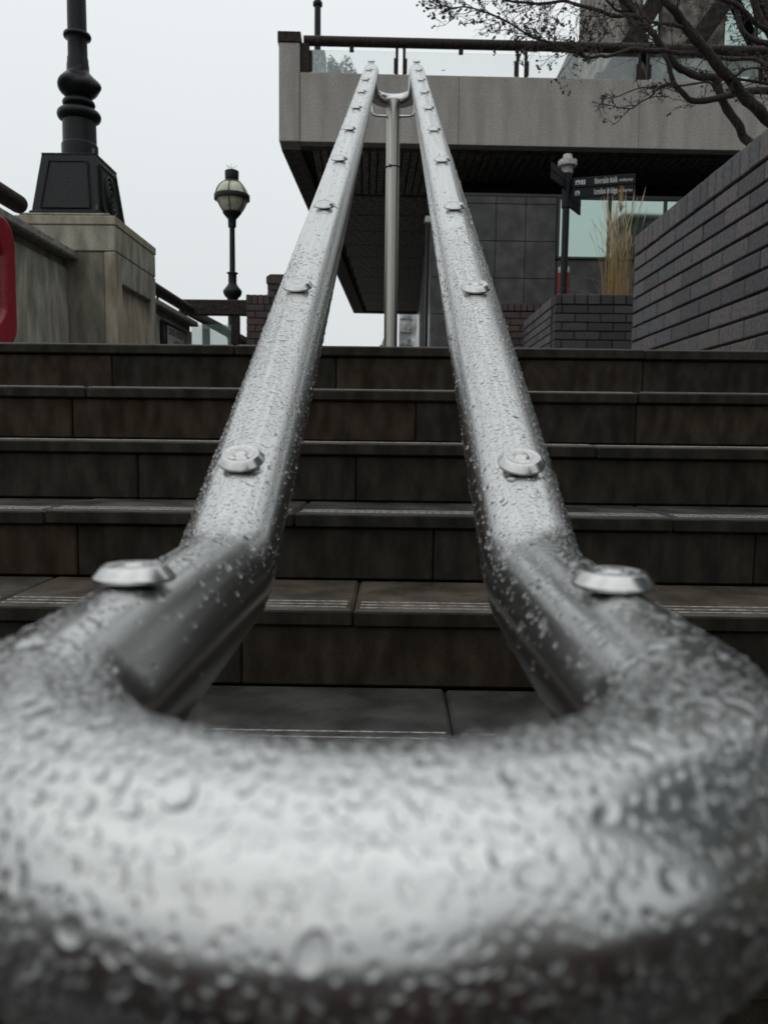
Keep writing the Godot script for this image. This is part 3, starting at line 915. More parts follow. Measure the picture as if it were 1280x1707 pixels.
	for q in [["DARK HOUSE", 0.158, 0.68], ["LANE", 0.03, 0.28]]:
		lettering(q[0], 0.09, q[2], M.letter_dark, sg, Vector3(0.12, q[1], 0.0165))
	var sh := [Vector2(-0.47, 0.13), Vector2(-0.455, 0.05), Vector2(-0.41, 0.01), Vector2(-0.365, 0.05), Vector2(-0.35, 0.13)]
	part("shield_emblem", prism(sh, 0.0125, 0.017), M.clad_b, sg)
	bx("emblem_cross", Vector3(-0.42, 0.03, 0.0172), Vector3(-0.40, 0.125, 0.019), 0.0005, M.red_inside, sg)
	bx("emblem_crest", Vector3(-0.44, 0.15, 0.0125), Vector3(-0.38, 0.19, 0.017), 0.002, M.clad_b, sg)
	# brown beam railing between parapet and brick pier
	var bm := thing("beam_railing", "brown steel beam rail spanning from the parapet to the brick pier", "railing")
	bx("beam", Vector3(-2.93, 1.305, -11.12), Vector3(-1.92, 1.512, -11.0), 0.012, M.brown_metal, bm)
	bx("post", Vector3(-2.23, 0, -11.10), Vector3(-2.115, 1.303, -11.02), 0.006, M.brown_metal, bm)
	bx("base_plate", Vector3(-2.26, 0, -11.13), Vector3(-2.08, 0.02, -10.99), 0.004, M.brown_metal, bm)
	var gp := thing("glass_barrier", "low misted glass barrier under the brown beam", "barrier")
	bx("glass_panel", Vector3(-2.84, 0.05, -11.31), Vector3(-2.22, 1.215, -11.295), 0.002, M.green_glass, gp)
	bx("clamp", Vector3(-2.80, 0.0, -11.34), Vector3(-2.70, 0.12, -11.27), 0.004, M.brown_metal, gp)
	bx("clamp", Vector3(-2.36, 0.0, -11.34), Vector3(-2.26, 0.12, -11.27), 0.004, M.brown_metal, gp)
	var rh := thing("ramp_handrail", "dark handrail sloping down behind the misted glass barrier", "handrail")
	part("tube", tubemesh([Vector3(-3.1, 1.52, -11.75), Vector3(-2.6, 1.26, -11.75), Vector3(-1.95, 0.92, -11.75)], 0.07, 14), M.brown_metal, rh)
	for xx in [-2.74, -2.06]:
		bx("post", Vector3(xx - 0.05, 0, -11.79), Vector3(xx + 0.05, 1.30 - (xx + 2.74) * 0.52, -11.71), 0.004, M.brown_metal, rh)
	# brick pier
	var bp := thing("brick_pier", "stepped red brown brick pier left of the handrail", "pier", Vector3(0, 0, -10.3))
	var br := ["red_brick", "red_brick_a", "red_brick_b"]
	bx("core", Vector3(-1.88, 0, -0.4), Vector3(-1.2, 1.455, -0.012), 0.0, M.mortar, bp)
	bx("core", Vector3(-1.61, 1.455, -0.4), Vector3(-1.2, 1.60, -0.012), 0.0, M.mortar, bp)
	var c := 0.0875
	for row in 19:
		var yt := 1.468 - 0.125 - (row - 2) * c if row >= 2 else 1.60 - row * c
		if yt < 0.4:
			break
		if row < 2:
			brick_row(bp, -1.622, -1.2, yt - c + 0.006, c - 0.012, 0.2, row % 2, br)
			continue
		brick_row(bp, -1.89, -1.2, yt - c + 0.006, c - 0.012, 0.235, row % 2, br)
	for k in 4:
		part("brick", cbox(Vector3(0.066, 0.118, 0.1), 0.004), M[br[rng.randi() % 3]], bp, Vector3(-1.855 + k * 0.076, 1.402, -0.046))
	bx("brick", Vector3(-1.57, 1.35, -0.1), Vector3(-1.2, 1.42, 0), 0.004, M.red_brick_a, bp)
	part("cap_stone", prism([Vector2(-1.63, 1.602), Vector2(-1.15, 1.602), Vector2(-1.15, 1.68), Vector2(-1.20, 1.715), Vector2(-1.58, 1.715), Vector2(-1.63, 1.68)], -0.42, 0.012), M.red_brick, bp)

func brick_row(parent: Node3D, xa: float, xb: float, y: float, h: float, L: float, odd: int, mats: Array) -> void:
	var x := xa
	var first := true
	while x < xb - 0.02:
		var e := minf(x + (L * 0.5 if first and odd else L), xb)
		if xb - e < 0.05:
			e = xb
		part("brick", cbox(Vector3(snappedf(e - x - 0.011, 0.001), h, 0.1), 0.004), M[mats[rng.randi() % mats.size()]], parent, Vector3((x + e) * 0.5, y + h * 0.5, -0.05 + rng.randf_range(-0.002, 0.002)))
		x = e
		first = false

func brick_row_back(parent: Node3D, xa: float, xb: float, y: float, odd: int) -> void:
	var x := xa - (0.16 if odd else 0.0)
	while x < xb:
		var lo := maxf(x, xa)
		var hi := minf(x + 0.32, xb)
		part("brick", cbox(Vector3(snappedf(hi - lo - 0.011, 0.001), 0.071, 0.06), 0.004), M[["added_wall_brick", "added_wall_brick_a", "red_brick_b"][rng.randi() % 3]], parent, Vector3((lo + hi) * 0.5, y + 0.041, -0.082))
		x += 0.32

func lettering(txt: String, height: float, width: float, m: Material, parent: Node3D, at: Vector3, _f := "") -> void:
	var t := TextMesh.new()
	var f := SystemFont.new()
	f.font_names = PackedStringArray(["Droid Sans"])
	f.font_weight = 700
	t.font = f
	t.text = txt
	t.font_size = 32
	t.pixel_size = height / 32.0 / 0.73
	t.depth = 0.002
	var o := part("lettering", t, m, parent, at)
	var w := t.get_aabb().size.x
	if w > 0.0:
		o.scale.x = width / w

func rounded_square(s: float, r: float, n: int) -> Array:
	var out := []
	for q in 4:
		var cx: float = [1, -1, -1, 1][q] * (s - r)
		var cy: float = [1, 1, -1, -1][q] * (s - r)
		for k in n:
			var a: float = PI / 2 * (q + float(k) / (n - 1))
			out.append(Vector2(cx + r * cos(a), cy + r * sin(a)))
	return out

func lifebuoy() -> void:
	var o := thing("lifebuoy_housing", "red plastic lifebuoy housing hung on the concrete parapet", "lifebuoy housing", Vector3(-2.735, 0.64, -4.88), PI / 2)
	# rows outline the front from the wall outwards and into the round recess (local z = away from the wall)
	var rows := []
	var sq := rounded_square(0.425, 0.17, 13)
	for q in [[1.0, 0.0], [1.0, 0.19], [0.985, 0.235], [0.95, 0.26], [0.90, 0.27]]:
		var row := []
		for p in sq:
			row.append(Vector3(p.x * q[0], p.y * q[0], q[1]))
		rows.append(row)
	for q in [[0.335, 0.262], [0.315, 0.245], [0.305, 0.2], [0.295, 0.1], [0.28, 0.05], [0.10, 0.05]]:
		var row := []
		for p in sq:
			var d: Vector2 = p.normalized() * q[0]
			row.append(Vector3(d.x, d.y, q[1]))
		rows.append(row)
	var b := MB.new()
	b.grid(rows, false, true)
	part("shell", b.done(), M.red_plastic, o)
	part("hub", lathemesh([Vector2(0.11, 0.04), Vector2(0.10, 0.12), Vector2(0.07, 0.13), Vector2(0.001, 0.13)], 24), M.red_inside, o).rotation.x = PI / 2
	var ring := []
	for k in 40:
		ring.append(Vector3(cos(TAU * k / 40) * 0.21, sin(TAU * k / 40) * 0.21, 0.11))
	part("lifebuoy_ring", tubemesh(ring, 0.055, 14, true), M.red_plastic, o)
	bx("latch", Vector3(0.405, -0.13, 0.12), Vector3(0.44, -0.07, 0.17), 0.004, M.black_plastic, o)
	for s in [0.0, 0.035]:
		bx("hinge_pin", Vector3(0.40, -0.12 + s, 0.18), Vector3(0.41, -0.10 + s, 0.20), 0.002, M.clad_b, o)

# ---------------------------------------------------------------- right: brick planters, sign, grasses
func wall_bricks(parent: Node3D, origin: Vector3, dir: Vector3, length: float, top: float, course: float, L: float, cope_w: float, cope_h: float, thick: float, mats: Array, rows_n: int, skip_end := 0.0) -> void:
	# bricks along dir, laid down from the top; parent's axes are the world's
	var turn := Basis(dir, Vector3.UP, dir.cross(Vector3.UP))
	var x := 0.0
	while x < length - 0.02:
		var e := minf(x + cope_w, length)
		if length - e < cope_w * 0.4:
			e = length
		var o := part("brick", cbox(Vector3(snappedf(e - x - 0.009, 0.001), cope_h - 0.002, thick + 0.004), 0.005), M[mats[rng.randi() % mats.size()]], parent)
		o.transform = Transform3D(turn, origin + dir * (x + e) * 0.5 + Vector3.UP * (top - cope_h * 0.5 + rng.randf_range(-0.0015, 0.0015)) + turn.z * (thick * 0.5 - 0.002))
		x = e
	for r in rows_n:
		var yc := top - cope_h - (r + 0.5) * course - 0.004
		if yc - course * 0.5 < -0.02:
			break
		x = skip_end if r % 2 else 0.0
		var first := true
		while x < length - 0.02:
			var e := minf(x + (L * 0.5 if first and r % 2 == 0 else L), length)
			if length - e < 0.05:
				e = length
			var o := part("brick", cbox(Vector3(snappedf(e - x - 0.008, 0.001), course - 0.0095, 0.1), 0.004), M[mats[rng.randi() % mats.size()]], parent)
			o.transform = Transform3D(turn.rotated(Vector3.UP, rng.randf_range(-0.004, 0.004)), origin + dir * (x + e) * 0.5 + Vector3.UP * yc + turn.z * (0.05 + rng.randf_range(-0.002, 0.002)))
			x = e
			first = false

func right_side() -> void:
	var blue := ["blue_brick", "blue_brick_a", "blue_brick_b", "blue_brick_c"]
	var black := ["black_brick", "black_brick_a", "black_brick_b"]
	# near planter wall; its face towards the steps looks left (-x), so it is laid from far to near
	var w := thing("brick_wall", "blue grey brick planter wall with upright coping bricks at the top of the steps", "wall")
	bx("core", Vector3(1.312, 0, -4.44), Vector3(1.52, 0.70, -2.83), 0.0, M.mortar, w)
	wall_bricks(w, Vector3(1.30, 0, -2.815), Vector3(0, 0, -1), 1.635, 0.787, 0.0765, 0.222, 0.078, 0.104, 0.225, blue, 9)
	var w2 := thing("brick_wall", "front return of the blue grey planter wall facing the steps", "wall")
	bx("core", Vector3(1.53, 0, -3.03), Vector3(4.5, 0.70, -2.83), 0.0, M.mortar, w2)
	bx("coping", Vector3(1.53, 0.70, -3.04), Vector3(4.5, 0.787, -2.82), 0.006, M.blue_brick, w2)
	var w3 := thing("brick_wall", "far return of the blue grey planter wall below the tree", "wall")
	bx("core", Vector3(1.53, 0, -4.44), Vector3(4.5, 0.70, -4.24), 0.0, M.mortar, w3)
	bx("coping", Vector3(1.53, 0.70, -4.45), Vector3(4.5, 0.787, -4.23), 0.006, M.blue_brick, w3)
	structure("planting_soil", slab([Vector2(1.53, -3.04), Vector2(4.5, -3.04), Vector2(4.5, -4.23), Vector2(1.53, -4.23)], 0.0, 0.62), M.soil, "dark soil in the planter behind the blue grey brick wall")
	# low planter
	var p := thing("brick_planter", "low black brick planter with dry grass beside the fingerpost", "planter")
	bx("core", Vector3(1.482, 0, -9.2), Vector3(3.6, 0.92, -7.465), 0.0, M.mortar, p)
	wall_bricks(p, Vector3(3.3, 0, -7.45), Vector3(-1, 0, 0), 1.83, 1.005, 0.08, 0.235, 0.118, 0.09, 0.22, black, 11)
	wall_bricks(p, Vector3(1.47, 0, -7.665), Vector3(0, 0, -1), 1.54, 1.005, 0.08, 0.235, 0.118, 0.09, 0.22, blue, 11)
	bx("planter_soil", Vector3(1.69, 0.9, -9.15), Vector3(3.5, 0.985, -7.67), 0.0, M.soil, p)
	grasses()
	# fingerpost
	var f := thing("fingerpost", "black fingerpost with white cap pointing to Riverside Walk and London Bridge", "signpost", Vector3(1.737, -0.038, -8.4))
	f.scale = Vector3.ONE * 0.875
	part("pole", tubemesh([Vector3(0.01, 0, 0), Vector3(0.0, 1.4, 0), Vector3(0, 2.75, 0)], 0.041, 18), M.cast_iron, f)
	part("cap", lathemesh([Vector2(0.05, 2.75), Vector2(0.065, 2.76), Vector2(0.065, 2.83), Vector2(0.105, 2.832), Vector2(0.108, 2.84), Vector2(0.108, 2.895), Vector2(0.10, 2.90), Vector2(0.052, 2.902), Vector2(0.052, 2.96), Vector2(0.048, 2.965), Vector2(0.001, 2.966)], 28), M.white_paint, f)
	part("collar", lathemesh([Vector2(0.042, 2.36), Vector2(0.055, 2.37), Vector2(0.055, 2.755), Vector2(0.042, 2.76)], 20), M.cast_iron, f)
	var bl := Node3D.new()
	bl.name = "finger_blade"
	f.add_child(bl)
	bl.position = Vector3(0.04, 2.58, 0.02)
	bl.rotation.y = -0.26
	for k in 2:
		var yy := 0.004 if k == 0 else -0.114
		bx("blade_slat", Vector3(0.02, yy, -0.012), Vector3(0.72, yy + 0.11, 0.012), 0.003, M.sign_black, bl)
		bx("icon_square", Vector3(0.055, yy + 0.03, 0.0121), Vector3(0.105, yy + 0.08, 0.0135), 0.0004, M.sign_white, bl)
		part("icon_mark", prism([Vector2(0.07, yy + 0.035), Vector2(0.095, yy + 0.035), Vector2(0.075, yy + 0.072)], 0.0136, 0.0146), M.sign_black, bl)
		if k == 0:
			bx("icon_square", Vector3(0.115, yy + 0.03, 0.0121), Vector3(0.165, yy + 0.08, 0.0135), 0.0004, M.sign_white, bl)
			bx("icon_mark", Vector3(0.136, yy + 0.036, 0.0136), Vector3(0.144, yy + 0.074, 0.0146), 0.0004, M.sign_black, bl)
		lettering("Riverside Walk" if k == 0 else "London Bridge", 0.062, 0.25 if k == 0 else 0.26, M.sign_white, bl, Vector3(0.395, yy + 0.056, 0.0135))
		lettering("avoiding steps", 0.03, 0.15, M.sign_white, bl, Vector3(0.615, yy + 0.05, 0.0135))
	for q in [[0.53, 2.56, 0.06, 0.50, -2.12], [0.53, 2.40, 0.06, 0.50, 1.03]]:
		var b2 := Node3D.new()
		b2.name = "finger_blade_%03d" % (1 if q[4] < 0 else 2)
		f.add_child(b2)
		b2.position = Vector3(0, q[1], 0)
		b2.rotation.y = q[4]
		for k in 2:
			bx("blade_slat", Vector3(0.05, k * 0.09, -0.012), Vector3(0.50, k * 0.09 + 0.086, 0.012), 0.003, M.sign_black, b2)
	# red and white post behind it
	var r := thing("red_marker_post", "red marker post with white top half hidden behind the fingerpost", "post", Vector3(2.028, 0, -9.82))
	part("red_sleeve", lathemesh([Vector2(0.07, 0), Vector2(0.07, 1.665), Vector2(0.068, 1.67)], 20), M.red_plastic, r)
	part("white_top", lathemesh([Vector2(0.069, 1.669), Vector2(0.069, 1.735), Vector2(0.04, 1.745), Vector2(0.001, 1.746)], 20), M.white_paint, r)

func grasses() -> void:
	var g := thing("ornamental_grass", "tuft of dry straw coloured grass growing in the low planter", "grass", Vector3(2.10, 0.985, -7.82))
	var b := MB.new()
	var hd := MB.new()
	for i in 150:
		var a := rng.randf() * TAU
		var r0 := rng.randf() * 0.11
		var p0 := Vector3(cos(a) * r0 * 1.35 + 0.02, -0.02, sin(a) * r0)
		var h := rng.randf_range(0.5, 1.12) if i < 110 else rng.randf_range(0.12, 0.4)
		var lean := rng.randf_range(0.02, 0.16)
		var la := rng.randf() * TAU
		if i % 4 == 0:
			lean = rng.randf_range(0.08, 0.27)
		if i == 1 or i == 2:
			la = PI + 0.2 * i
			lean = 0.34 + 0.05 * i
			h = 0.42 - 0.09 * i
		var path := []
		for k in 6:
			var t := k / 5.0
			path.append(p0 + Vector3(cos(la) * lean * t * t, h * (t - 0.35 * lean * t * t * t), sin(la) * lean * t * t) + Vector3(rng.randfn(), 0, rng.randfn()) * 0.006 * t)
		b.tube(path, [0.002, 0.0019, 0.0017, 0.0014, 0.0011, 0.0006], 4, false, false)
		if h > 0.6:
			hd.tube([path[4], path[4].lerp(path[5], 0.5), path[5]], [0.0015, 0.0038, 0.001], 5, false, false)
	part("stems", b.done(), M.straw, g, Vector3.ZERO, "stuff")
	part("seed_heads", hd.done(), M.straw_pale, g, Vector3.ZERO, "stuff")
	# one dense plume
	var pm := MB.new()
	for i in 70:
		var t := rng.randf()
		var c := Vector3(0.035 + rng.randfn() * 0.008 * (1.2 - t), 0.84 + t * 0.2, rng.randfn() * 0.01)
		pm.tube([c, c + Vector3(rng.randfn() * 0.01, 0.03, rng.randfn() * 0.01), c + Vector3(rng.randfn() * 0.02, 0.06, rng.randfn() * 0.015)], 0.0018, 4, false, false)
	part("plume", pm.done(), M.straw, g, Vector3.ZERO, "stuff")

# ---------------------------------------------------------------- bare tree
var twig_mb: MB
var bud_mb: MB

func bud(p: Vector3, s: float) -> void:
	for k in 4:
		var q := p + Vector3(rng.randfn(), rng.randfn(), rng.randfn()) * s * 0.7
		bud_mb.box(q, Vector3(s, s * rng.randf_range(0.7, 1.3), s), s * 0.25, Basis(Vector3(rng.randfn(), rng.randfn(), rng.randfn()).normalized(), rng.randf() * 3.0))

func twig(p: Vector3, d: Vector3, L: float, r: float, depth: int, buds: float) -> void:
	var path := [p]
	var rad := [r]
	var n := 5
	var dir := d
	for k in n:
		dir = (dir + Vector3(rng.randfn(), rng.randfn() + 0.08, rng.randfn()) * 0.2).normalized()
		path.append(path[-1] + dir * L / n)
		rad.append(r * (1.0 - 0.6 * (k + 1) / n))
	twig_mb.tube(path, rad, 4, false, false)
	if depth > 0:
		for k in 3:
			if rng.randf() < 0.85:
				var at: Vector3 = path[1 + k + rng.randi() % 2]
				var nd := (dir + Vector3(rng.randfn(), rng.randfn(), rng.randfn() * 0.7) * 0.75).normalized()
				twig(at, nd, L * rng.randf_range(0.4, 0.7), maxf(r * 0.6, 0.0011), depth - 1, buds)
	if rng.randf() < buds:
		bud(path[-1], rng.randf_range(0.0045, 0.0085))
	if rng.randf() < buds * 0.6:
		bud(path[3], rng.randf_range(0.003, 0.005))

func smooth(pts: Array, n := 4) -> Array:      # Catmull-Rom through the points
	var out := []
	for i in pts.size() - 1:
		var a: Vector3 = pts[maxi(i - 1, 0)]
		var b: Vector3 = pts[i]
		var c: Vector3 = pts[i + 1]
		var d: Vector3 = pts[mini(i + 2, pts.size() - 1)]
		for k in n:
			out.append(b.cubic_interpolate(c, a, d, float(k) / n))
	out.append(pts[-1])
	return out

func tree() -> void:
	var t := thing("bare_tree", "bare winter tree with twisting limbs and dark buds over the brick planter", "tree")
	twig_mb = MB.new()
	bud_mb = MB.new()
	var limbs := [
		# [points, radius at the start, radius at the end, twigs, twig length, buds]
		[[Vector3(2.68, 0.8, -4.12), Vector3(2.5, 1.0, -4.25), Vector3(2.28, 1.24, -4.4), Vector3(2.02, 1.41, -4.50), Vector3(1.93, 1.45, -4.45), Vector3(1.83, 1.50, -4.41), Vector3(1.74, 1.56, -4.36), Vector3(1.67, 1.59, -4.32), Vector3(1.60, 1.63, -4.27), Vector3(1.53, 1.67, -4.23), Vector3(1.46, 1.70, -4.18), Vector3(1.39, 1.75, -4.14), Vector3(1.34, 1.77, -4.09), Vector3(1.28, 1.79, -4.05), Vector3(1.15, 1.9, -4.0), Vector3(1.0, 2.02, -3.95)], 0.036, 0.016, 14, 0.25, 0.08],
		[[Vector3(2.68, 0.72, -4.12), Vector3(2.36, 1.05, -4.45), Vector3(2.01, 1.36, -4.70), Vector3(1.92, 1.45, -4.67), Vector3(1.84, 1.53, -4.65), Vector3(1.79, 1.59, -4.62), Vector3(1.76, 1.64, -4.60), Vector3(1.73, 1.67, -4.58), Vector3(1.64, 1.66, -4.55), Vector3(1.56, 1.68, -4.53), Vector3(1.50, 1.69, -4.50), Vector3(1.45, 1.73, -4.47), Vector3(1.39, 1.78, -4.45), Vector3(1.34, 1.82, -4.42), Vector3(1.29, 1.85, -4.40), Vector3(1.24, 1.88, -4.38), Vector3(1.19, 1.92, -4.35), Vector3(1.15, 1.94, -4.33), Vector3(1.02, 2.02, -4.28), Vector3(0.85, 2.14, -4.2)], 0.026, 0.012, 17, 0.26, 0.12],
		[[Vector3(2.30, 1.5, -4.65), Vector3(2.08, 1.60, -4.60), Vector3(1.94, 1.60, -4.58), Vector3(1.84, 1.58, -4.57), Vector3(1.75, 1.55, -4.55), Vector3(1.66, 1.53, -4.54), Vector3(1.59, 1.53, -4.53), Vector3(1.54, 1.56, -4.51), Vector3(1.49, 1.60, -4.50), Vector3(1.46, 1.65, -4.48), Vector3(1.44, 1.69, -4.46), Vector3(1.41, 1.74, -4.45)], 0.021, 0.011, 9, 0.16, 0.2],
		[[Vector3(1.63, 1.65, -4.30), Vector3(1.70, 1.63, -4.28), Vector3(1.79, 1.62, -4.25), Vector3(1.83, 1.59, -4.22), Vector3(1.89, 1.53, -4.20), Vector3(2.0, 1.42, -4.2)], 0.009, 0.011, 8, 0.16, 0.2],
		[[Vector3(1.54, 1.63, -4.25), Vector3(1.48, 1.63, -4.22), Vector3(1.41, 1.62, -4.20), Vector3(1.32, 1.62, -4.17), Vector3(1.26, 1.61, -4.15), Vector3(1.19, 1.60, -4.12), Vector3(1.14, 1.59, -4.09), Vector3(1.10, 1.57, -4.07), Vector3(1.01, 1.53, -4.04), Vector3(0.97, 1.52, -4.01), Vector3(0.91, 1.50, -3.99), Vector3(0.85, 1.51, -3.96), Vector3(0.78, 1.51, -3.94), Vector3(0.71, 1.53, -3.91), Vector3(0.62, 1.54, -3.88), Vector3(0.55, 1.57, -3.86), Vector3(0.48, 1.59, -3.83), Vector3(0.39, 1.61, -3.80), Vector3(0.30, 1.62, -3.78), Vector3(0.25, 1.60, -3.75), Vector3(0.20, 1.60, -3.73), Vector3(0.14, 1.62, -3.70)], 0.0115, 0.002, 0, 0.2, 0.5],
		[[Vector3(1.23, 1.87, -4.35), Vector3(1.17, 1.86, -4.32), Vector3(1.10, 1.84, -4.29), Vector3(1.02, 1.85, -4.26), Vector3(0.95, 1.85, -4.23), Vector3(0.88, 1.85, -4.20), Vector3(0.82, 1.85, -4.17), Vector3(0.75, 1.83, -4.15), Vector3(0.68, 1.81, -4.12), Vector3(0.61, 1.80, -4.09), Vector3(0.54, 1.79, -4.06), Vector3(0.46, 1.80, -4.03), Vector3(0.38, 1.83, -4.00)], 0.011, 0.0045, 0, 0.22, 0.4],
		[[Vector3(1.19, 1.90, -4.35), Vector3(1.13, 1.89, -4.34), Vector3(1.09, 1.91, -4.32), Vector3(1.06, 1.93, -4.31), Vector3(1.03, 1.98, -4.30)], 0.008, 0.005, 3, 0.2, 0.4],
		[[Vector3(2.1, 1.5, -4.2), Vector3(1.84, 1.66, -4.10), Vector3(1.73, 1.69, -4.06), Vector3(1.66, 1.72, -4.02), Vector3(1.59, 1.74, -3.98), Vector3(1.52, 1.74, -3.94), Vector3(1.40, 1.77, -3.90)], 0.013, 0.009, 12, 0.18, 0.2],
		[[Vector3(2.45, 1.4, -4.8), Vector3(2.11, 1.91, -4.70), Vector3(2.03, 1.98, -4.67), Vector3(1.98, 2.04, -4.65), Vector3(1.94, 2.10, -4.62), Vector3(1.86, 2.3, -4.60)], 0.028, 0.016, 10, 0.2, 0.2],
		[[Vector3(2.2, 1.66, -4.45), Vector3(1.97, 1.75, -4.40), Vector3(1.86, 1.77, -4.38), Vector3(1.78, 1.80, -4.35), Vector3(1.74, 1.88, -4.33), Vector3(1.69, 1.96, -4.30)], 0.017, 0.010, 12, 0.2, 0.2],
		[[Vector3(2.1, 1.48, -4.32), Vector3(1.94, 1.51, -4.30), Vector3(1.84, 1.53, -4.30), Vector3(1.76, 1.54, -4.30), Vector3(1.70, 1.56, -4.32)], 0.009, 0.006, 10, 0.16, 0.2],
		[[Vector3(1.95, 1.52, -4.2), Vector3(1.83, 1.55, -4.20), Vector3(1.77, 1.57, -4.25), Vector3(1.74, 1.56, -4.30), Vector3(1.73, 1.57, -4.35)], 0.005, 0.006, 8, 0.12, 0.2],
		[[Vector3(1.49, 1.60, -4.48), Vector3(1.43, 1.56, -4.40), Vector3(1.37, 1.53, -4.37), Vector3(1.32, 1.47, -4.34), Vector3(1.26, 1.43, -4.31), Vector3(1.21, 1.39, -4.29), Vector3(1.15, 1.38, -4.26), Vector3(1.08, 1.38, -4.23), Vector3(1.02, 1.38, -4.20)], 0.006, 0.0016, 7, 0.12, 0.2],
		[[Vector3(1.74, 1.60, -4.58), Vector3(1.68, 1.61, -4.50), Vector3(1.59, 1.59, -4.47), Vector3(1.51, 1.57, -4.45), Vector3(1.45, 1.56, -4.42), Vector3(1.37, 1.54, -4.40), Vector3(1.28, 1.53, -4.38), Vector3(1.19, 1.49, -4.35), Vector3(1.13, 1.46, -4.33), Vector3(1.07, 1.47, -4.30)], 0.006, 0.0018, 8, 0.11, 0.12],
		[[Vector3(1.42, 1.73, -4.17), Vector3(1.37, 1.71, -4.12), Vector3(1.33, 1.72, -4.12), Vector3(1.27, 1.74, -4.15), Vector3(1.23, 1.77, -4.17), Vector3(1.18, 1.86, -4.20)], 0.010, 0.006, 8, 0.2, 0.2],
		[[Vector3(2.75, 0.5, -4.0), Vector3(2.72, 0.75, -4.08), Vector3(2.62, 1.1, -4.3), Vector3(2.45, 1.45, -4.6)], 0.14, 0.05, 0, 0.2, 0.0],
	]
	for q in limbs:
		var pts := smooth(q[0])
		var rad := []
		for i in pts.size():
			rad.append(lerpf(q[1], q[2], float(i) / (pts.size() - 1)) * (1.0 + 0.06 * sin(i * 1.7) + rng.randf_range(-0.03, 0.03)))
		part("trunk" if q[1] > 0.1 else "limb", tubemesh(pts, rad, 10), M.bark, t)
		for k in q[3]:
			var i: int = int(pts.size() * rng.randf_range(0.3, 0.98))
			var d: Vector3 = (pts[mini(i + 1, pts.size() - 1)] - pts[maxi(i - 1, 0)]).normalized()
			var nd := (d * 0.6 + Vector3(rng.randfn(), rng.randfn() * 0.8 + 0.1, rng.randfn() * 0.7) * 0.6).normalized()
			twig(pts[i], nd, q[4] * rng.randf_range(0.5, 1.2), rng.randf_range(0.002, 0.0034), 2, q[5])
	# the long budded sprays that reach out to the left
	var e: Array = smooth(limbs[4][0])
	for k in 46:
		var i: int = int(e.size() * rng.randf_range(0.42, 0.99))
		var d: Vector3 = (e[mini(i + 1, e.size() - 1)] - e[i - 1]).normalized()
		twig(e[i], (d + Vector3(rng.randfn() * 0.3, rng.randfn() * 0.45 + 0.12, rng.randfn() * 0.5)).normalized(), rng.randf_range(0.07, 0.2), 0.0021, 2, 0.65)
	var f: Array = smooth(limbs[5][0])
	for k in 30:
		var i: int = int(f.size() * rng.randf_range(0.1, 0.75))
		var d: Vector3 = (f[mini(i + 1, f.size() - 1)] - f[i - 1]).normalized()
		twig(f[i], (d * 0.7 + Vector3(rng.randfn() * 0.4, -0.35 - rng.randf() * 0.5, rng.randfn() * 0.5)).normalized(), rng.randf_range(0.12, 0.3), 0.0024, 2, 0.35)
	part("twigs", twig_mb.done(), M.twig, t, Vector3.ZERO, "stuff")
	part("buds", bud_mb.done(), M.twig, t, Vector3.ZERO, "stuff")

# ---------------------------------------------------------------- the twin handrail
const R := 0.0302
const W := 0.186
const SL := 0.533494

func xc(d: float) -> float:
	return -0.0062 - 0.0028 * d

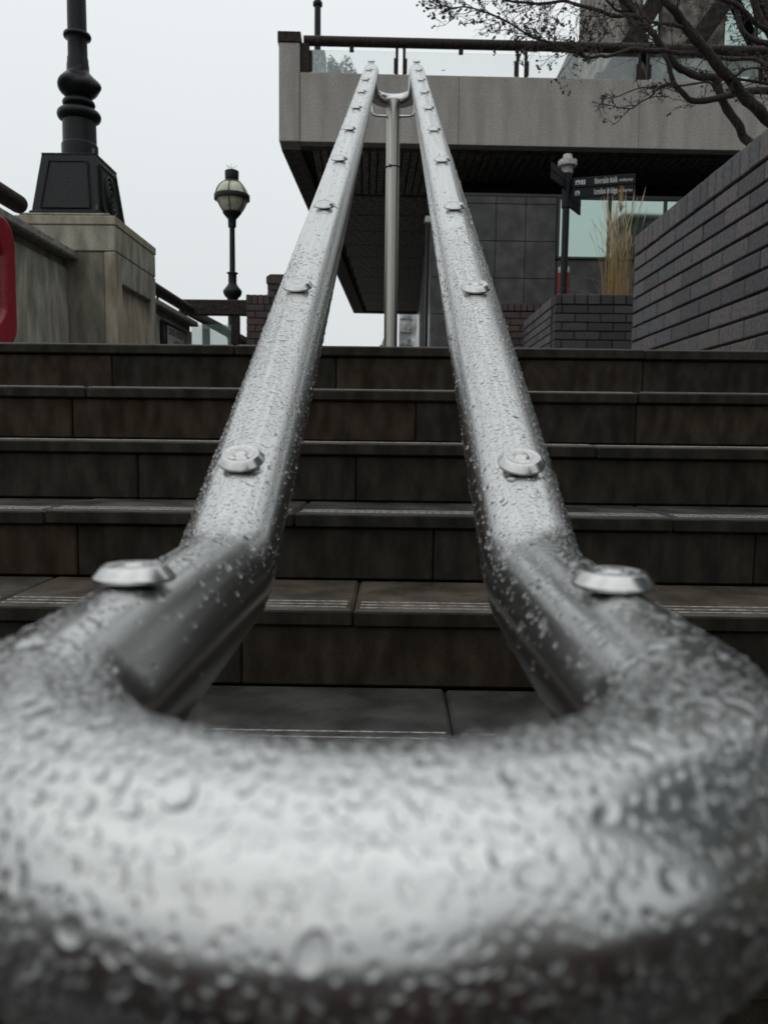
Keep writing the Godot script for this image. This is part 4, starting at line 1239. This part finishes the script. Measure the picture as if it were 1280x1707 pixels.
func handrail() -> void:
	var o := thing("twin_handrail", "looped stainless steel twin handrail with studs, beaded with rain drops", "handrail")
	var ya := EYE - 0.0882                       # axis height at the near loop
	var yb := EYE + 1.504                        # and at the far one
	var h0 := EYE - 0.300988 - R * sqrt(1.0 + SL * SL)
	var da := (ya - h0) / SL
	var db := (yb - h0) / SL
	var dn := 0.233
	var df := 3.657
	# centre line: up the left rail, round the far loop, down the right rail, round the near loop
	var prof := [Vector2(dn, ya)]                # (distance, height) along one rail
	var fillet := func(c: Vector2, a: Vector2, b: Vector2, rad: float, n: int) -> void:
		var ua := (a - c).normalized()
		var ub := (b - c).normalized()
		var half := acos(clampf(ua.dot(ub), -1, 1)) * 0.5
		var tl := rad / tan(half)
		var cen := c + (ua + ub).normalized() * rad / sin(half)
		var p0 := c + ua * tl
		var p1 := c + ub * tl
		for k in n + 1:
			var v := (p0 - cen).slerp(p1 - cen, float(k) / n)
			prof.append(cen + v)
	fillet.call(Vector2(da, ya), Vector2(dn, ya), Vector2(db, yb), 0.11, 14)
	fillet.call(Vector2(db, yb), Vector2(da, ya), Vector2(df, yb), 0.14, 14)
	prof.append(Vector2(df, yb))
	var rail := []                               # evenly filled in
	for i in prof.size() - 1:
		var a: Vector2 = prof[i]
		var b: Vector2 = prof[i + 1]
		var n := maxi(1, int(ceil(a.distance_to(b) / 0.02)))
		for k in n:
			rail.append(a.lerp(b, float(k) / n))
	rail.append(prof[-1])
	var path := []
	for p in rail:
		path.append(Vector3(xc(p.x) - W / 2, p.y, -p.x))
	for k in range(1, 24):
		var a := PI - PI * k / 24.0
		path.append(Vector3(xc(df) + cos(a) * W / 2, yb, -df - sin(a) * W / 2))
	for i in rail.size():
		var p: Vector2 = rail[rail.size() - 1 - i]
		path.append(Vector3(xc(p.x) + W / 2, p.y, -p.x))
	for k in range(1, 72):
		var a := -PI * k / 72.0
		path.append(Vector3(xc(dn) + cos(a) * W / 2, ya, -dn - sin(a) * W / 2))
	part("tube", tubemesh(path, R, 72, true), M.steel, o)
	# posts under the two loops
	var px := xc(3.70)
	part("post", tubemesh([Vector3(px, 0, -3.70), Vector3(px, 0.7, -3.70), Vector3(px, EYE + 1.488, -3.70)], 0.0305, 40), M.dull_steel, o)
	part("post_flange", lathemesh([Vector2(0.065, 0), Vector2(0.065, 0.008), Vector2(0.033, 0.012), Vector2(0.031, 0.02)], 32), M.steel, o, Vector3(px, 0, -3.70))
	var fp := xc(0.19)
	part("post", tubemesh([Vector3(fp, -1.302, -0.19), Vector3(fp, -0.9, -0.19), Vector3(fp, ya - 0.015, -0.19)], 0.0305, 40), M.dull_steel, o)
	part("post_flange", lathemesh([Vector2(0.065, -1.303), Vector2(0.065, -1.294), Vector2(0.033, -1.29), Vector2(0.031, -1.28)], 32), M.steel, o, Vector3(fp, 0, -0.19))
	for s in [-1.0, 1.0]:
		var ye := EYE + 1.418
		var rod := [Vector3(px + s * 0.028, ye, -3.695), Vector3(px + s * 0.075, ye, -3.69), Vector3(px + s * 0.088, ye + 0.004, -3.69), Vector3(px + s * 0.093, ye + 0.016, -3.69), Vector3(px + s * 0.093, ye + 0.03, -3.69), Vector3(px + s * 0.093, ye + 0.07, -3.69)]
		part("support_rod", tubemesh(rod, 0.0062, 12), M.stud, o)
	# studs
	var sp := [Vector2(0.0005, 0.0000), Vector2(0.0135, 0.0000), Vector2(0.0154, 0.0007), Vector2(0.0158, 0.0016), Vector2(0.0157, 0.0023), Vector2(0.0126, 0.0062), Vector2(0.0119, 0.0068), Vector2(0.0106, 0.0068), Vector2(0.0100, 0.0061), Vector2(0.0074, 0.0061), Vector2(0.0068, 0.0068), Vector2(0.0061, 0.0068), Vector2(0.0054, 0.0061), Vector2(0.0048, 0.0062), Vector2(0.0042, 0.0073), Vector2(0.0021, 0.0078), Vector2(0.0001, 0.0078)]
	var stud := lathemesh(sp, 40)
	for s in [-1.0, 1.0]:
		for k in range(-1, 10):
			var d := 0.5293 + k * 0.32223
			var p := Vector3(xc(d) + s * W / 2, EYE - 0.300988 + SL * d, -d)
			var up := Vector3(0, 1, SL).normalized()
			if k == -1:
				p = Vector3(xc(0.305) + s * W / 2, ya + R, -0.305)
				up = Vector3.UP
			if k == 9:
				p.y = minf(p.y, yb + R - 0.001)
				up = Vector3(0, 1, SL * 0.6).normalized()
			var side := Vector3.RIGHT
			var m := part("stud", stud, M.stud, o)
			var bs := Basis(side, up, side.cross(up)).rotated(up, rng.randf() * TAU)
			bs = bs.rotated(Vector3(rng.randfn(), 0, rng.randfn()).normalized(), rng.randf_range(0.0, 0.035))
			m.transform = Transform3D(bs, p + up * 0.0002)
	drops(o, path)
	# cable tie
	var tie := thing("cable_tie", "black cable tie fastened round the steel handrail post", "cable tie", Vector3(px, 0.893, -3.70))
	var ring := []
	for k in 32:
		ring.append(Vector3(cos(TAU * k / 32) * 0.0325, 0.0015 * sin(TAU * k / 16.0), sin(TAU * k / 32) * 0.0325))
	part("strap", tubemesh(ring, 0.0025, 6, true), M.black_plastic, tie)
	bx("lock_head", Vector3(-0.016, -0.005, 0.031), Vector3(-0.008, 0.005, 0.039), 0.001, M.black_plastic, tie)
	part("tail", tubemesh([Vector3(-0.012, 0.0, 0.036), Vector3(-0.024, -0.006, 0.038), Vector3(-0.036, -0.002, 0.034)], 0.0018, 5), M.black_plastic, tie)

func drops(o: Node3D, path: Array) -> void:
	# four outlines of a flattened drop, base radius 1
	var shapes := []
	for q in 4:
		var rows := []
		for i in 6:
			var t := i / 5.0
			var row := []
			for j in 18:
				var a := -TAU * j / 18.0
				var k: float = 1.0 + [0.03, 0.12, 0.16, 0.1][q] * sin(2.0 * a + q) + [0.02, 0.07, 0.1, 0.14][q] * sin(3.0 * a + 2.0 * q)
				var rr := sqrt(maxf(1.0 - t * t, 0.0)) if i < 5 else 0.02
				row.append(Vector3(cos(a) * rr * k, t - 0.12, sin(a) * rr * k))
			rows.append(row)
		var b := MB.new()
		b.grid(rows, false, true)
		shapes.append(b.done())
	var out := []
	for c in o.get_children():                   # water lying on the near studs
		if c.name.begins_with("stud") and c.position.z > -0.9:
			for k in 7:
				var a := rng.randf() * TAU
				var q := rng.randf_range(0.001, 0.0088)
				var r := rng.randf_range(0.0006, 0.0019)
				var pp: Vector3 = c.transform * Vector3(cos(a) * q, 0.0068, sin(a) * q)
				var n: Vector3 = c.basis.y
				var xx := n.cross(Vector3.FORWARD).normalized()
				out.append([r / pp.length(), Transform3D(Basis(xx * r * 1.15, n * r * 0.4, xx.cross(n) * r), pp - n * 0.0003), rng.randi() % 4])
	var N := path.size()
	var cum := [0.0]
	for i in N:
		var a: Vector3 = path[i]
		var c: Vector3 = path[(i + 1) % N]
		var mid := (a + c) * 0.5
		var d := -mid.z
		var w := 1.0
		var wet := 0.70 if mid.x < 0.0 else 0.88          # the rain clings to the lower, nearer part
		if d > wet:
			w = maxf(0.025, 1.0 - (d - wet) / 0.35)
			if mid.x > 0.0 and d < 2.4:
				w = maxf(w, 0.07)
		if d < 0.2:
			w *= 2.5
		elif d > 0.47 and d < 1.3:
			w *= 1.2
		cum.append(cum[-1] + a.distance_to(c) * w)
	var total: float = cum[-1]
	var cells := {}
	var want := 14500
	for tries in 300000:
		if out.size() >= want:
			break
		var u := rng.randf() * total
		var lo := 0
		var hi := N
		while hi - lo > 1:
			var m := (lo + hi) / 2
			if cum[m] <= u:
				lo = m
			else:
				hi = m
		var a: Vector3 = path[lo]
		var c: Vector3 = path[(lo + 1) % N]
		var f: float = (u - cum[lo]) / maxf(cum[lo + 1] - cum[lo], 1e-9)
		var p := a.lerp(c, f)
		var d := -p.z
		var t0: Vector3 = (path[(lo + 1) % N] - path[(lo - 1 + N) % N]).normalized()
		var t1: Vector3 = (path[(lo + 2) % N] - path[lo]).normalized()
		var t := t0.lerp(t1, f).normalized()
		var s := t.cross(Vector3.UP).normalized()
		var up := s.cross(t).normalized()
		# angle round the tube: 0 = top
		var an := rng.randf_range(-PI, PI)
		var keep := 1.0 if absf(an) < 0.85 else (0.45 if absf(an) < 1.15 else (0.1 if absf(an) < 1.9 else 0.03))
		if d < 0.2 and absf(an) < 2.6:
			keep = 1.0
		if d > 1.1 and p.x > 0.0:
			keep = 0.12 if absf(an) < 0.7 else (0.8 if absf(an) < 1.6 else 0.1)
		# the sheltered inner faces stay nearly dry near the bend
		if d > 0.2 and d < 0.45:
			keep *= 0.5 if an * (1.0 if p.x < 0.0 else -1.0) < 0.25 else 0.16
		if rng.randf() > keep:
			continue
		var nn := (up * cos(an) + s * sin(an)).normalized()
		var r := clampf(exp(rng.randfn(-6.98, 0.5)), 0.0004, 0.003)
		if d < 0.22:
			r = clampf(exp(rng.randfn(-6.55, 0.42)), 0.0007, 0.0037)
		var pos := p + nn * R
		var gap := 0.98 if d < 0.22 else 1.16
		var key := Vector3i((pos / 0.004).floor())
		var free := true
		for dx in [-1, 0, 1]:
			for dy in [-1, 0, 1]:
				for dz in [-1, 0, 1]:
					for e in cells.get(key + Vector3i(dx, dy, dz), []):
						if pos.distance_to(e[0]) < (r + e[1]) * gap:
							free = false
		if not free:
			continue
		if not cells.has(key):
			cells[key] = []
		cells[key].append([pos, r])
		var ang := rng.randf() * TAU
		var x := t.rotated(nn, ang)
		var z := x.cross(nn)
		var st := rng.randf_range(0.8, 1.3)
		var hgt := rng.randf_range(0.36, 0.56) if d > 0.22 else rng.randf_range(0.48, 0.7)
		out.append([r / maxf(0.05, p.length()), Transform3D(Basis(x * r * st, nn * r * hgt, z * r / st), pos - nn * 0.00002), rng.randi() % 4])
	out.sort_custom(func(a, b): return a[0] > b[0])
	for k in mini(300, out.size()):
		part("water_drop", shapes[out[k][2]], M.water, o).transform = out[k][1]
	for q in 4:
		var mm := MultiMesh.new()
		mm.transform_format = MultiMesh.TRANSFORM_3D
		mm.mesh = shapes[q]
		var list := []
		for k in range(300, out.size()):
			if out[k][2] == q:
				list.append(out[k][1])
		mm.instance_count = list.size()
		for k in list.size():
			mm.set_instance_transform(k, list[k])
		var mi := MultiMeshInstance3D.new()
		mi.name = "rain_drops" if q == 0 else "rain_drops_%03d" % q
		mi.multimesh = mm
		mi.material_override = M.water
		mi.set_meta("kind", "stuff")
		o.add_child(mi)
	print("drops ", out.size())
